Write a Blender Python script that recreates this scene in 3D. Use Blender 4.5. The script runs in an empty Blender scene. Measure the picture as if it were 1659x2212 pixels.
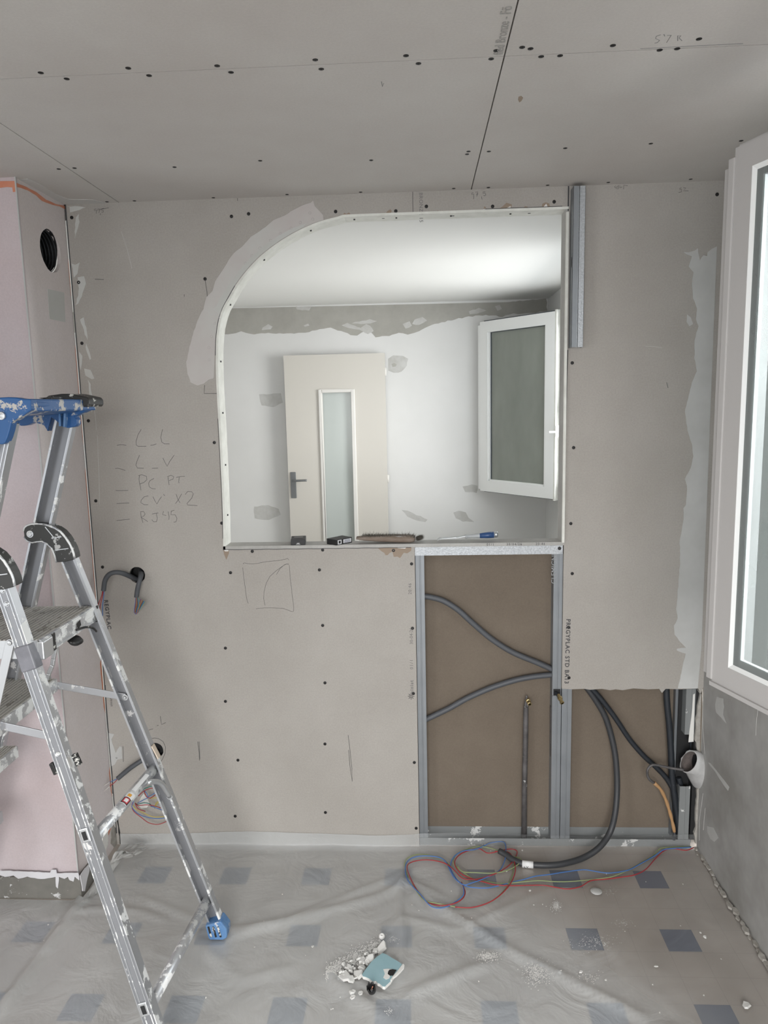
import bpy, math, random
from mathutils import Vector, Matrix
SC = bpy.context.scene
COL = SC.collection
rnd = random.Random(7)
# ------------------------------------------------------------------ camera
W, H = 1659, 2212
FPX, YAW, PITCH, ROLL = 1585.507, 0.0493831, 0.1468029, -0.0222767
CX, CY, CZ = 0.0201218, -2.7241968, 1.7649694
def cam_axes():
    w = Vector((-math.sin(YAW)*math.cos(PITCH), math.cos(YAW)*math.cos(PITCH), -math.sin(PITCH)))
    r = Vector((math.cos(YAW), math.sin(YAW), 0)); u = r.cross(w)
    c, s = math.cos(ROLL), math.sin(ROLL)
    return c*r+s*u, -s*r+c*u, w
R_, U_, W_ = cam_axes()
cd = bpy.data.cameras.new('camera'); cam = bpy.data.objects.new('camera', cd); COL.objects.link(cam)
cam.matrix_world = Matrix(((R_.x, U_.x, -W_.x, CX), (R_.y, U_.y, -W_.y, CY), (R_.z, U_.z, -W_.z, CZ), (0, 0, 0, 1)))
cd.sensor_fit = 'VERTICAL'; cd.sensor_height = 36; cd.lens = FPX/H*36; cd.clip_start = .05
SC.camera = cam
# ------------------------------------------------------------------ light and exposure
SC.view_settings.view_transform = 'Standard'; SC.view_settings.look = 'None'
SC.view_settings.gamma = 1; SC.view_settings.use_curve_mapping = False
SC.view_settings.exposure = 0.20
wd = bpy.data.worlds.new('overcast'); SC.world = wd; wd.use_nodes = True
bg = wd.node_tree.nodes['Background']; bg.inputs[0].default_value = (.88, .94, 1, 1); bg.inputs[1].default_value = 2.2
def area(name, loc, direction, sx, sy, power, col=(1, 1, 1), spread=180):
    l = bpy.data.lights.new(name, 'AREA'); l.shape = 'RECTANGLE'; l.size = sx; l.size_y = sy
    l.energy = power; l.color = col; l.spread = math.radians(spread)
    o = bpy.data.objects.new(name, l); COL.objects.link(o); o.location = loc
    o.rotation_euler = Vector(direction).to_track_quat('-Z', 'Y').to_euler()
    return o
area('daylight_other_room', (2.5, 1.3, 1.75), (-1, .06, -.30), 2.4, 2.2, 160, (1, .995, .975), 150)
area('daylight_near_window', (1.75, -1.1, 2.05), (-1, -.02, -.75), 1.5, 1.4, 125, (.96, .98, 1), 140)
area('daylight_behind', (-.2, -5.35, 1.6), (0.0, 1, -.85), 2.4, 1.9, 74, (1, .985, .965), 110)
area('fill_light_left', (-2.9, -3.2, 1.4), (1, .3, -.8), 1.3, 1.8, 16, (1, .985, .965), 120)  # fill lamp added to brighten the right wall; no doorway known there

# ------------------------------------------------------------------ pixel -> plane helpers (for tracing outlines onto real planes)
def hit(px, py, ax, v):
    d = (px-W/2)/FPX*R_ - (py-H/2)/FPX*U_ + W_
    C = (CX, CY, CZ); t = (v-C[ax])/d[ax]
    return Vector((C[0]+t*d.x, C[1]+t*d.y, C[2]+t*d.z))
def WP(px, py, y=0.0): return hit(px, py, 1, y)
def FP(px, py, z=0.0): return hit(px, py, 2, z)
def crop(ox, oy, s, pts): return [(ox+a/s, oy+b/s) for a, b in pts]

# ------------------------------------------------------------------ materials
MATS = {}
def nodes_of(m):
    m.use_nodes = True; nt = m.node_tree; return nt, nt.nodes, nt.links
def mat(name, col, rough=.7, metal=0., col2=None, nscale=3., detail=4., bump=0., bscale=60., splat=None, spscale=9., spt=.58, spec=.5, stretch=None, fine=0.):
    m = bpy.data.materials.new(name); nt, N, L = nodes_of(m); b = N['Principled BSDF']
    b.inputs['Base Color'].default_value = (*col, 1); b.inputs['Roughness'].default_value = rough
    b.inputs['Metallic'].default_value = metal; b.inputs['Specular IOR Level'].default_value = spec
    tc = N.new('ShaderNodeTexCoord'); src = tc.outputs['Object']
    if stretch:
        mp = N.new('ShaderNodeMapping'); mp.inputs['Scale'].default_value = stretch
        L.new(src, mp.inputs[0]); src = mp.outputs[0]
    cur = None
    if col2:
        n = N.new('ShaderNodeTexNoise'); n.inputs['Scale'].default_value = nscale; n.inputs['Detail'].default_value = detail
        n.inputs['Roughness'].default_value = .65
        L.new(src, n.inputs['Vector'])
        r = N.new('ShaderNodeValToRGB'); r.color_ramp.elements[0].position = .35; r.color_ramp.elements[1].position = .68
        r.color_ramp.elements[0].color = (*col, 1); r.color_ramp.elements[1].color = (*col2, 1)
        L.new(n.outputs[0], r.inputs[0]); cur = r.outputs[0]
    if fine:
        n = N.new('ShaderNodeTexNoise'); n.inputs['Scale'].default_value = 170; n.inputs['Detail'].default_value = 3
        L.new(src, n.inputs['Vector'])
        mr = N.new('ShaderNodeMapRange'); mr.inputs[1].default_value = .3; mr.inputs[2].default_value = .7
        mr.inputs[3].default_value = 1-fine; mr.inputs[4].default_value = 1+fine
        L.new(n.outputs[0], mr.inputs[0])
        mx = N.new('ShaderNodeMix'); mx.data_type = 'RGBA'; mx.blend_type = 'MULTIPLY'; mx.inputs[0].default_value = 1
        if cur: L.new(cur, mx.inputs[6])
        else: mx.inputs[6].default_value = (*col, 1)
        L.new(mr.outputs[0], mx.inputs[7]); cur = mx.outputs[2]
    if splat:
        n = N.new('ShaderNodeTexNoise'); n.inputs['Scale'].default_value = spscale; n.inputs['Detail'].default_value = 6; n.inputs['Roughness'].default_value = .72
        L.new(tc.outputs['Object'] if not stretch else src, n.inputs['Vector'])
        r = N.new('ShaderNodeValToRGB'); r.color_ramp.elements[0].position = spt; r.color_ramp.elements[1].position = spt+.015
        r.color_ramp.elements[0].color = (0, 0, 0, 1); r.color_ramp.elements[1].color = (1, 1, 1, 1)
        L.new(n.outputs[0], r.inputs[0])
        mx = N.new('ShaderNodeMix'); mx.data_type = 'RGBA'; L.new(r.outputs[0], mx.inputs[0])
        if cur: L.new(cur, mx.inputs[6])
        else: mx.inputs[6].default_value = (*col, 1)
        mx.inputs[7].default_value = (*splat, 1); cur = mx.outputs[2]
        if metal:
            ma = N.new('ShaderNodeMath'); ma.operation = 'MULTIPLY_ADD'; ma.inputs[1].default_value = -metal; ma.inputs[2].default_value = metal
            L.new(r.outputs[0], ma.inputs[0]); L.new(ma.outputs[0], b.inputs['Metallic'])
    if cur: L.new(cur, b.inputs['Base Color'])
    if bump:
        n = N.new('ShaderNodeTexNoise'); n.inputs['Scale'].default_value = bscale; n.inputs['Detail'].default_value = 4
        L.new(src, n.inputs['Vector']); bp = N.new('ShaderNodeBump'); bp.inputs['Strength'].default_value = bump; bp.inputs['Distance'].default_value = .004
        L.new(n.outputs[0], bp.inputs['Height']); L.new(bp.outputs[0], b.inputs['Normal'])
    MATS[name] = m; return m
M = MATS
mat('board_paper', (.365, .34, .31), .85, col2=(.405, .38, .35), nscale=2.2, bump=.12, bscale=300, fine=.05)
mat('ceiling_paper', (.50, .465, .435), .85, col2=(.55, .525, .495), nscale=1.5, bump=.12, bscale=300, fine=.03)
mat('back_paper', (.150, .120, .092), .9, col2=(.175, .142, .110), nscale=3, bump=.1, bscale=250, fine=.05)
mat('gypsum', (.72, .71, .68), .9, bump=.3, bscale=150)
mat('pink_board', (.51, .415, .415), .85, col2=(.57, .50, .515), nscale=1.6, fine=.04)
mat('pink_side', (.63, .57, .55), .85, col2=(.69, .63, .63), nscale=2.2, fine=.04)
mat('orange_edge', (.58, .22, .13), .9, col2=(.66, .30, .2), nscale=9)
mat('compound_grey', (.50, .50, .47), .8, col2=(.55, .55, .53), nscale=5, bump=.15, bscale=40)
mat('compound_pink', (.50, .455, .44), .8, col2=(.53, .525, .50), nscale=4, bump=.15, bscale=40)
mat('compound_light', (.46, .46, .445), .8, col2=(.55, .55, .54), nscale=4, bump=.12, bscale=30)
mat('skim', (.56, .55, .53), .8, bump=.3, bscale=60)
mat('kraft', (.30, .235, .18), .9)
mat('lining', (.78, .78, .73), .8, col2=(.66, .66, .61), nscale=14, bump=.3, bscale=70)
mat('ledge_paper', (.38, .37, .35), .85, col2=(.47, .46, .44), nscale=8, fine=.04)
mat('right_wall', (.27, .262, .245), .75, col2=(.41, .405, .395), nscale=3.2, bump=.15, bscale=20)
mat('white_wall', (.70, .70, .685), .8, col2=(.75, .75, .74), nscale=1.2, bump=.06, bscale=60)
mat('white_ceiling', (.80, .80, .775), .8)
mat('bare_band', (.37, .36, .325), .85, col2=(.44, .43, .395), nscale=5)
mat('patch_grey', (.50, .495, .47), .85, col2=(.60, .60, .585), nscale=12)
mat('pale_floor', (.78, .77, .73), .7)
mat('plain_wall', (.56, .55, .53), .85)
mat('galv', (.27, .285, .30), .5, .55, col2=(.23, .245, .26), nscale=5)
mat('galv_spangle', (.36, .375, .39), .5, .6, col2=(.50, .52, .54), nscale=160, bump=.3, bscale=160)
mat('galv_dusty', (.23, .24, .24), .7, .2, splat=(.62, .62, .61), spscale=7, spt=.56)
mat('groove', (.05, .05, .05), .9)
mat('black', (.012, .012, .013), .6)
mat('screw', (.015, .014, .014), .5, .3)
mat('pencil', (.10, .10, .10), .8)
mat('ink', (.06, .06, .065), .8)
mat('ink_faint', (.19, .185, .18), .8)
mat('ink_pale', (.34, .325, .305), .85)
mat('stamp', (.30, .31, .32), .6)
mat('conduit', (.085, .09, .10), .5)
mat('conduit_dark', (.020, .024, .030), .5, splat=(.25, .25, .25), spscale=22, spt=.68)
mat('hose', (.042, .044, .048), .45)
mat('copper_dull', (.09, .085, .085), .6, .4, col2=(.16, .15, .15), nscale=25, splat=(.5, .5, .5), spscale=30, spt=.64)
mat('brass', (.62, .50, .27), .3, 1.)
mat('orange_pipe', (.48, .27, .12), .6, col2=(.40, .24, .12), nscale=30)
mat('pvc_white', (.52, .52, .51), .6, col2=(.38, .37, .37), nscale=14, bump=.4, bscale=30)
mat('pipe_bore', (.10, .085, .08), .9, col2=(.16, .13, .12), nscale=40)
mat('wire_red', (.34, .032, .038), .4)
mat('wire_blue', (.07, .17, .42), .4)
mat('wire_green', (.26, .31, .15), .45)
mat('wire_yellow', (.52, .42, .10), .45)
mat('wire_teal', (.02, .16, .13), .45)
mat('wire_pale', (.55, .52, .5), .5)
mat('plinth', (.155, .15, .135), .8, col2=(.20, .19, .17), nscale=9, splat=(.6, .6, .6), spscale=13, spt=.62, bump=.3, bscale=40)
mat('plinth_plaster', (.66, .65, .67), .8, bump=.5, bscale=40)
mat('alu', (.48, .49, .51), .38, .85, splat=(.78, .78, .77), spscale=12, spt=.585)
mat('alu_web', (.27, .275, .29), .45, .5, splat=(.66, .65, .64), spscale=11, spt=.615)
mat('alu_splat', (.58, .59, .61), .4, .7, splat=(.78, .78, .77), spscale=20, spt=.49)
mat('alu_flecked', (.50, .51, .53), .4, .75, splat=(.76, .76, .75), spscale=13, spt=.54)
mat('alu_plain', (.58, .59, .60), .38, .8)
mat('step_ribbed', (.50, .48, .44), .6, .2, splat=(.27, .25, .22), spscale=14, spt=.58, stretch=(3, 1, 1))
mat('tread_base', (.17, .16, .145), .8)
mat('blue_plastic', (.013, .085, .25), .42, splat=(.46, .44, .41), spscale=13, spt=.575)
mat('blue_pale', (.06, .17, .38), .5, col2=(.14, .26, .45), nscale=30, splat=(.5, .52, .55), spscale=28, spt=.59)
mat('black_plastic', (.014, .014, .014), .45, splat=(.62, .61, .57), spscale=26, spt=.585)
mat('grey_bracket', (.040, .040, .038), .5, splat=(.5, .5, .49), spscale=20, spt=.60)
mat('duct_tape', (.17, .17, .19), .4, col2=(.22, .22, .245), nscale=20, bump=.6, bscale=25)
mat('sticker_white', (.82, .82, .82), .5)
mat('sticker_red', (.62, .06, .08), .5)
mat('sticker_orange', (.8, .38, .05), .5)
mat('paper_tag', (.62, .52, .42), .8)
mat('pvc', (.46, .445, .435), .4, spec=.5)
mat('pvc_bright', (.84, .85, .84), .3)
mat('gasket', (.05, .06, .07), .6)
mat('spacer', (.32, .36, .40), .4, .5)
mat('door_paint', (.62, .595, .545), .5)
mat('door_trim', (.74, .725, .69), .45)
mat('door_glass', (.50, .54, .52), .18)
mat('handle_metal', (.22, .23, .235), .4, .6)
mat('pack_black', (.012, .012, .013), .55)
mat('pack_white', (.7, .7, .72), .5)
mat('pack_ink', (.04, .05, .12), .6)
mat('foil', (.16, .16, .16), .35, .3)
mat('old_wood', (.17, .125, .095), .8, col2=(.25, .205, .17), nscale=14, stretch=(1, 4, 4), bump=.3, bscale=50, splat=(.4, .38, .36), spscale=10, spt=.66)
mat('bristle', (.05, .045, .035), .8, col2=(.12, .11, .09), nscale=60)
mat('steel', (.5, .52, .53), .35, .8, splat=(.6, .6, .58), spscale=40, spt=.6)
mat('blue_handle', (.025, .07, .19), .35)
mat('grey_handle', (.42, .44, .45), .5)
mat('teal_paper', (.27, .42, .46), .8, col2=(.31, .46, .50), nscale=12, splat=(.6, .64, .65), spscale=28, spt=.66)
mat('rubble', (.66, .65, .62), .9, col2=(.74, .73, .71), nscale=30, bump=.4, bscale=80)
mat('rubble_dust', (.60, .59, .57), .95)
mat('broken_edge', (.30, .28, .25), .95, col2=(.42, .40, .37), nscale=30, bump=.6, bscale=60)
def glass(name, fac, tint=(.92, .95, .95), rough=.02, grey_mix=0.0, dcol=(.55, .58, .58)):
    m = bpy.data.materials.new(name); nt, N, L = nodes_of(m); N.remove(N['Principled BSDF']); out = N['Material Output']
    t = N.new('ShaderNodeBsdfTransparent'); t.inputs[0].default_value = (*tint, 1)
    g = N.new('ShaderNodeBsdfGlossy'); g.inputs['Roughness'].default_value = rough
    mx = N.new('ShaderNodeMixShader'); mx.inputs[0].default_value = fac
    L.new(t.outputs[0], mx.inputs[1]); L.new(g.outputs[0], mx.inputs[2]); last = mx
    if grey_mix:
        d = N.new('ShaderNodeBsdfDiffuse'); d.inputs[0].default_value = (*dcol, 1)  # even grey mixed over the pane
        n = N.new('ShaderNodeTexNoise'); n.inputs['Scale'].default_value = 3; n.inputs['Detail'].default_value = 3
        r = N.new('ShaderNodeMapRange'); r.inputs[3].default_value = grey_mix*.8; r.inputs[4].default_value = grey_mix*1.2
        L.new(n.outputs[0], r.inputs[0])
        m2 = N.new('ShaderNodeMixShader'); L.new(r.outputs[0], m2.inputs[0]); L.new(mx.outputs[0], m2.inputs[1]); L.new(d.outputs[0], m2.inputs[2]); last = m2
    L.new(last.outputs[0], out.inputs[0]); MATS[name] = m
glass('glass_near', .08, (.85, .88, .88), grey_mix=.42, dcol=(.40, .43, .42))
glass('glass_far', .08, (.6, .62, .59), .05, grey_mix=.75, dcol=(.34, .36, .325))
glass('cellophane', .25, (.8, .8, .8), .15)
def film(name, haze_lo, haze_hi, col, nscale=1.3, ramp=False):
    m = bpy.data.materials.new(name); nt, N, L = nodes_of(m); N.remove(N['Principled BSDF']); out = N['Material Output']
    t = N.new('ShaderNodeBsdfTransparent'); t.inputs[0].default_value = (.97, .97, .97, 1)
    d = N.new('ShaderNodeBsdfDiffuse'); d.inputs[0].default_value = (*col, 1)
    g = N.new('ShaderNodeBsdfGlossy'); g.inputs['Roughness'].default_value = .32; g.inputs[0].default_value = (.9, .9, .9, 1)
    tc = N.new('ShaderNodeTexCoord')
    n = N.new('ShaderNodeTexNoise'); n.inputs['Scale'].default_value = nscale; n.inputs['Detail'].default_value = 5
    L.new(tc.outputs['Object'], n.inputs['Vector'])
    r = N.new('ShaderNodeMapRange'); r.inputs[1].default_value = .3; r.inputs[2].default_value = .7; r.inputs[3].default_value = haze_lo; r.inputs[4].default_value = haze_hi
    L.new(n.outputs[0], r.inputs[0])
    if ramp:
        # haze painted whiter to the left for window reflections; doubled film there too
        a_, b_ = FP(960, 1900), FP(1404, 2205); nx_, ny_ = (b_.y-a_.y), -(b_.x-a_.x); ln_ = math.hypot(nx_, ny_); nx_ /= ln_; ny_ /= ln_
        dt = N.new('ShaderNodeVectorMath'); dt.operation = 'DOT_PRODUCT'; dt.inputs[1].default_value = (nx_, ny_, 0); L.new(tc.outputs['Object'], dt.inputs[0])
        sb = N.new('ShaderNodeMapRange'); sb.interpolation_type = 'SMOOTHSTEP'; c0 = nx_*a_.x+ny_*a_.y; sb.inputs[1].default_value = c0-.30; sb.inputs[2].default_value = c0+.10; sb.inputs[3].default_value = 0; sb.inputs[4].default_value = .30
        L.new(dt.outputs['Value'], sb.inputs[0])
        a2_ = N.new('ShaderNodeMath'); a2_.operation = 'ADD'; L.new(r.outputs[0], a2_.inputs[0]); L.new(sb.outputs[0], a2_.inputs[1]); r = a2_
    # dusty specks and streaks of plaster on the film
    n2 = N.new('ShaderNodeTexNoise'); n2.inputs['Scale'].default_value = 26; n2.inputs['Detail'].default_value = 8; n2.inputs['Roughness'].default_value = .8
    L.new(tc.outputs['Object'], n2.inputs['Vector'])
    r2 = N.new('ShaderNodeMapRange'); r2.inputs[1].default_value = .66; r2.inputs[2].default_value = .78; r2.inputs[3].default_value = 0; r2.inputs[4].default_value = .35
    L.new(n2.outputs[0], r2.inputs[0])
    ad = N.new('ShaderNodeMath'); ad.operation = 'ADD'; ad.use_clamp = True; L.new(r.outputs[0], ad.inputs[0]); L.new(r2.outputs[0], ad.inputs[1])
    mx = N.new('ShaderNodeMixShader'); L.new(ad.outputs[0], mx.inputs[0]); L.new(t.outputs[0], mx.inputs[1]); L.new(d.outputs[0], mx.inputs[2])
    lw = N.new('ShaderNodeLayerWeight'); lw.inputs[0].default_value = .3
    fr = N.new('ShaderNodeMath'); fr.operation = 'MULTIPLY_ADD'; fr.inputs[1].default_value = .22; fr.inputs[2].default_value = .02; L.new(lw.outputs['Facing'], fr.inputs[0])
    m2 = N.new('ShaderNodeMixShader'); L.new(fr.outputs[0], m2.inputs[0]); L.new(mx.outputs[0], m2.inputs[1]); L.new(g.outputs[0], m2.inputs[2])
    n3 = N.new('ShaderNodeTexNoise'); n3.inputs['Scale'].default_value = 7; n3.inputs['Detail'].default_value = 6; n3.inputs['Distortion'].default_value = 1.2
    L.new(tc.outputs['Object'], n3.inputs['Vector'])
    bp = N.new('ShaderNodeBump'); bp.inputs['Strength'].default_value = .6; bp.inputs['Distance'].default_value = .02
    L.new(n3.outputs[0], bp.inputs['Height']); L.new(bp.outputs[0], g.inputs['Normal']); L.new(bp.outputs[0], d.inputs['Normal'])
    L.new(m2.outputs[0], out.inputs[0]); MATS[name] = m
film('film', .03, .09, (.76, .79, .80), ramp=True)
film('film_milky', .42, .60, (.62, .62, .60))
def floor_mat():
    m = bpy.data.materials.new('vinyl_floor'); nt, N, L = nodes_of(m); b = N['Principled BSDF']; b.inputs['Roughness'].default_value = .45
    tc = N.new('ShaderNodeTexCoord'); sp = N.new('ShaderNodeSeparateXYZ'); L.new(tc.outputs['Object'], sp.inputs[0])
    P = .31106
    def math_(op, a, bb=None):
        n = N.new('ShaderNodeMath'); n.operation = op
        if isinstance(a, float): n.inputs[0].default_value = a
        else: L.new(a, n.inputs[0])
        if bb is not None:
            if isinstance(bb, float): n.inputs[1].default_value = bb
            else: L.new(bb, n.inputs[1])
        return n.outputs[0]
    ux = math_('FLOORED_MODULO', math_('SUBTRACT', sp.outputs[0], .1785), P)
    uy = math_('FLOORED_MODULO', math_('SUBTRACT', math_('MULTIPLY', sp.outputs[1], -1.0), .144), P)
    sq = math_('MULTIPLY', math_('LESS_THAN', ux, .105), math_('LESS_THAN', uy, .1))
    jx = math_('LESS_THAN', math_('FLOORED_MODULO', math_('ADD', ux, .001), P/3), .0022)
    jy = math_('LESS_THAN', math_('FLOORED_MODULO', math_('ADD', uy, .001), P/3), .0022)
    jo = math_('MULTIPLY', math_('MAXIMUM', jx, jy), .12)
    n = N.new('ShaderNodeTexNoise'); n.inputs['Scale'].default_value = 5; n.inputs['Detail'].default_value = 5; L.new(tc.outputs['Object'], n.inputs['Vector'])
    r = N.new('ShaderNodeValToRGB'); r.color_ramp.elements[0].color = (.37, .33, .295, 1); r.color_ramp.elements[1].color = (.46, .415, .375, 1)
    r.color_ramp.elements[0].position = .35; r.color_ramp.elements[1].position = .7
    L.new(n.outputs[0], r.inputs[0])
    mx = N.new('ShaderNodeMix'); mx.data_type = 'RGBA'; L.new(sq, mx.inputs[0]); L.new(r.outputs[0], mx.inputs[6]); mx.inputs[7].default_value = (.14, .155, .20, 1)
    m3 = N.new('ShaderNodeMix'); m3.data_type = 'RGBA'; L.new(jo, m3.inputs[0]); L.new(mx.outputs[2], m3.inputs[6]); m3.inputs[7].default_value = (.03, .03, .03, 1)
    L.new(m3.outputs[2], b.inputs['Base Color']); MATS['vinyl_floor'] = m
floor_mat()

# ------------------------------------------------------------------ mesh helpers
def fill_tris(loops, n):
    "triangles inside the outline and outside its holes; returns (points, triangles)"
    from mathutils.geometry import delaunay_2d_cdt
    n = n.normalized(); u = n.orthogonal().normalized(); v = n.cross(u); o = loops[0][0]
    l2 = [[Vector(((p-o).dot(u), (p-o).dot(v))) for p in l] for l in loops]
    pts = [p for l in l2 for p in l]; ed = []; k = 0
    for l in l2: ed += [(k+i, k+(i+1) % len(l)) for i in range(len(l))]; k += len(l)
    vv, _, ff, *_r = delaunay_2d_cdt(pts, ed, [], 0, 1e-6)
    def inside(c):
        r = False
        for l in l2:
            for i in range(len(l)):
                a, b = l[i], l[(i+1) % len(l)]
                if (a.y > c.y) != (b.y > c.y) and c.x < (b.x-a.x)*(c.y-a.y)/(b.y-a.y)+a.x: r = not r
        return r
    tri = [tuple(f) for f in ff if inside((vv[f[0]]+vv[f[1]]+vv[f[2]])/3)]
    return [o+u*p.x+v*p.y for p in vv], tri
class MB:
    def __init__(s): s.v = []; s.f = []; s.mi = []; s.cur = 0
    def add(s, vs, fs):
        o = len(s.v); s.v += [tuple(v) for v in vs]; s.f += [tuple(i+o for i in f) for f in fs]; s.mi += [s.cur]*len(fs)
    def box(s, a, b):
        x0, y0, z0 = a; x1, y1, z1 = b
        s.add([(x0, y0, z0), (x1, y0, z0), (x1, y1, z0), (x0, y1, z0), (x0, y0, z1), (x1, y0, z1), (x1, y1, z1), (x0, y1, z1)],
              [(0, 3, 2, 1), (4, 5, 6, 7), (0, 1, 5, 4), (1, 2, 6, 5), (2, 3, 7, 6), (3, 0, 4, 7)]); return s
    def bar(s, a, b, w, h, side=(0, 1, 0)):
        "box from a to b; w across (in the plane normal to side), h along side"
        a = Vector(a); b = Vector(b); d = (b-a).normalized(); sd = Vector(side).normalized(); n = d.cross(sd).normalized(); sd = n.cross(d).normalized()
        vs = []
        for p in (a, b):
            for i, j in ((-1, -1), (1, -1), (1, 1), (-1, 1)): vs.append(p+n*(w/2*i)+sd*(h/2*j))
        s.add(vs, [(0, 3, 2, 1), (4, 5, 6, 7), (0, 1, 5, 4), (1, 2, 6, 5), (2, 3, 7, 6), (3, 0, 4, 7)]); return s
    def tube(s, path, r, n=10, caps=True, rf=None, hollow=0):
        path = [Vector(p) for p in path]; vs = []; fs = []
        t0 = (path[1]-path[0]).normalized(); up = Vector((0, 0, 1)) if abs(t0.z) < .9 else Vector((1, 0, 0))
        u = t0.cross(up).normalized()
        for i, p in enumerate(path):
            t = (path[min(i+1, len(path)-1)]-path[max(i-1, 0)]).normalized()
            u = (u-t*u.dot(t)).normalized(); v = t.cross(u)
            rr = rf(i) if rf else r
            for k in range(n):
                a = 2*math.pi*k/n; vs.append(p+(u*math.cos(a)+v*math.sin(a))*rr)
        for i in range(len(path)-1):
            for k in range(n):
                k2 = (k+1) % n; fs.append((i*n+k, i*n+k2, (i+1)*n+k2, (i+1)*n+k))
        if caps: fs.append(tuple(range(n-1, -1, -1))); fs.append(tuple(range((len(path)-1)*n, len(path)*n)))
        s.add(vs, fs); return s
    def prism(s, pts, n, t, holes=()):
        "planar outline extruded by n*t"
        n = Vector(n); loops = [[Vector(p) for p in pts]]+[[Vector(p) for p in h] for h in holes]
        flat = [p for l in loops for p in l]; N = len(flat); pv, tri = fill_tris(loops, n); K = len(pv)
        s.add(pv+[p+n*t for p in pv], [q for a, b, c in tri for q in ((a, b, c), (c+K, b+K, a+K))])
        vs = flat+[p+n*t for p in flat]; fs = []
        o = 0
        for l in loops:
            k = len(l)
            for i in range(k): j = (i+1) % k; fs.append((o+i, o+j, o+j+N, o+i+N))
            o += k
        s.add(vs, fs); return s
    def lathe(s, prof, base, axis, n=16):
        axis = Vector(axis).normalized(); up = Vector((0, 0, 1)) if abs(axis.z) < .9 else Vector((1, 0, 0))
        u = axis.cross(up).normalized(); v = axis.cross(u); base = Vector(base); vs = []; fs = []
        for r, h in prof:
            for k in range(n):
                a = 2*math.pi*k/n; vs.append(base+axis*h+(u*math.cos(a)+v*math.sin(a))*max(r, 1e-5))
        for i in range(len(prof)-1):
            for k in range(n):
                k2 = (k+1) % n; fs.append((i*n+k, i*n+k2, (i+1)*n+k2, (i+1)*n+k))
        s.add(vs, fs); return s
    def build(s, name, m, parent=None, smooth=False, bevel=0, fixn=True):
        me = bpy.data.meshes.new(name); me.from_pydata(s.v, [], s.f)
        for q in (m if isinstance(m, (list, tuple)) else [m]): me.materials.append(M[q])
        for p in me.polygons: p.use_smooth = smooth
        if fixn:
            import bmesh
            b = bmesh.new(); b.from_mesh(me); bmesh.ops.remove_doubles(b, verts=b.verts, dist=1e-6); bmesh.ops.recalc_face_normals(b, faces=b.faces); b.to_mesh(me); b.free()
        o = bpy.data.objects.new(name, me); COL.objects.link(o)
        if parent:
            o.parent = parent; o.matrix_parent_inverse = parent_world(parent).inverted()
        if bevel:
            bv = o.modifiers.new('bevel', 'BEVEL'); bv.width = bevel; bv.segments = 2; bv.limit_method = 'ANGLE'; bv.angle_limit = .6
        return o
def parent_world(o):
    m = Matrix.LocRotScale(o.location, o.rotation_euler, o.scale)
    return (parent_world(o.parent) @ o.matrix_parent_inverse @ m) if o.parent else m
def spline(pts, step=.01):
    P = [Vector(p) for p in pts]; P = [2*P[0]-P[1]]+P+[2*P[-1]-P[-2]]; out = []
    for i in range(1, len(P)-2):
        n = max(1, int((P[i+1]-P[i]).length/step))
        for k in range(n):
            t = k/n; a, b, c, d = P[i-1:i+3]
            out.append(.5*((2*b)+(c-a)*t+(2*a-5*b+4*c-d)*t*t+(-a+3*b-3*c+d)*t**3))
    out.append(P[-2]); return out
def tag(o, label=None, cat=None, group=None, kind=None):
    if label: o['label'] = label
    if cat: o['category'] = cat
    if group: o['group'] = group
    if kind: o['kind'] = kind
    return o
def thing(name, loc, label, cat, group=None):
    o = bpy.data.objects.new(name, None); COL.objects.link(o); o.location = loc; o.empty_display_size = .05
    return tag(o, label, cat, group)
def struct_empty(name, loc):
    o = bpy.data.objects.new(name, None); COL.objects.link(o); o.location = loc; return tag(o, kind='structure')
def S(o): return tag(o, kind='structure')
def circle(c, r, u, v, n=20, jit=0):
    c = Vector(c); u = Vector(u); v = Vector(v)
    return [c+(u*math.cos(2*math.pi*k/n)+v*math.sin(2*math.pi*k/n))*(r*(1+jit*(rnd.random()-.5))) for k in range(n)]
def corrugated(pts, r, pitch=.0046, n=12):
    sp = spline(pts, pitch/2)
    return MB().tube(sp, r, n, rf=lambda i: r if i % 2 else r*.86)
def text_mesh(body, size, origin, xdir, ydir, m, name, parent, depth=.0004, spacing=1.0, bold=0.0):
    cu = bpy.data.curves.new('t', 'FONT'); cu.body = body; cu.size = size; cu.extrude = depth; cu.space_character = spacing; cu.offset = bold
    cu.resolution_u = 3
    o = bpy.data.objects.new('t', cu); COL.objects.link(o)
    dg = bpy.context.evaluated_depsgraph_get(); me = bpy.data.meshes.new_from_object(o.evaluated_get(dg))
    bpy.data.objects.remove(o); x = Vector(xdir).normalized(); y = Vector(ydir).normalized(); z = x.cross(y)
    me.transform(Matrix(((x.x, y.x, z.x, origin[0]), (x.y, y.y, z.y, origin[1]), (x.z, y.z, z.z, origin[2]), (0, 0, 0, 1))))
    me.materials.clear(); me.materials.append(M[m])
    q = bpy.data.objects.new(name, me); COL.objects.link(q)
    if parent: q.parent = parent; q.matrix_parent_inverse = parent_world(parent).inverted()
    return q

# ================================================================== STRUCTURE
XL, XR, ZC, TB = -1.245, 1.09, 2.5, .0125      # left corner, right wall, ceiling, board thickness
OL, OR_, OB, OT = -.733, .556, 1.226, 2.432    # opening in the partition
S(MB().box((-2.7, -5.1, -.1), (1.3, .073, 0)).build('floor', 'vinyl_floor'))
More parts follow.
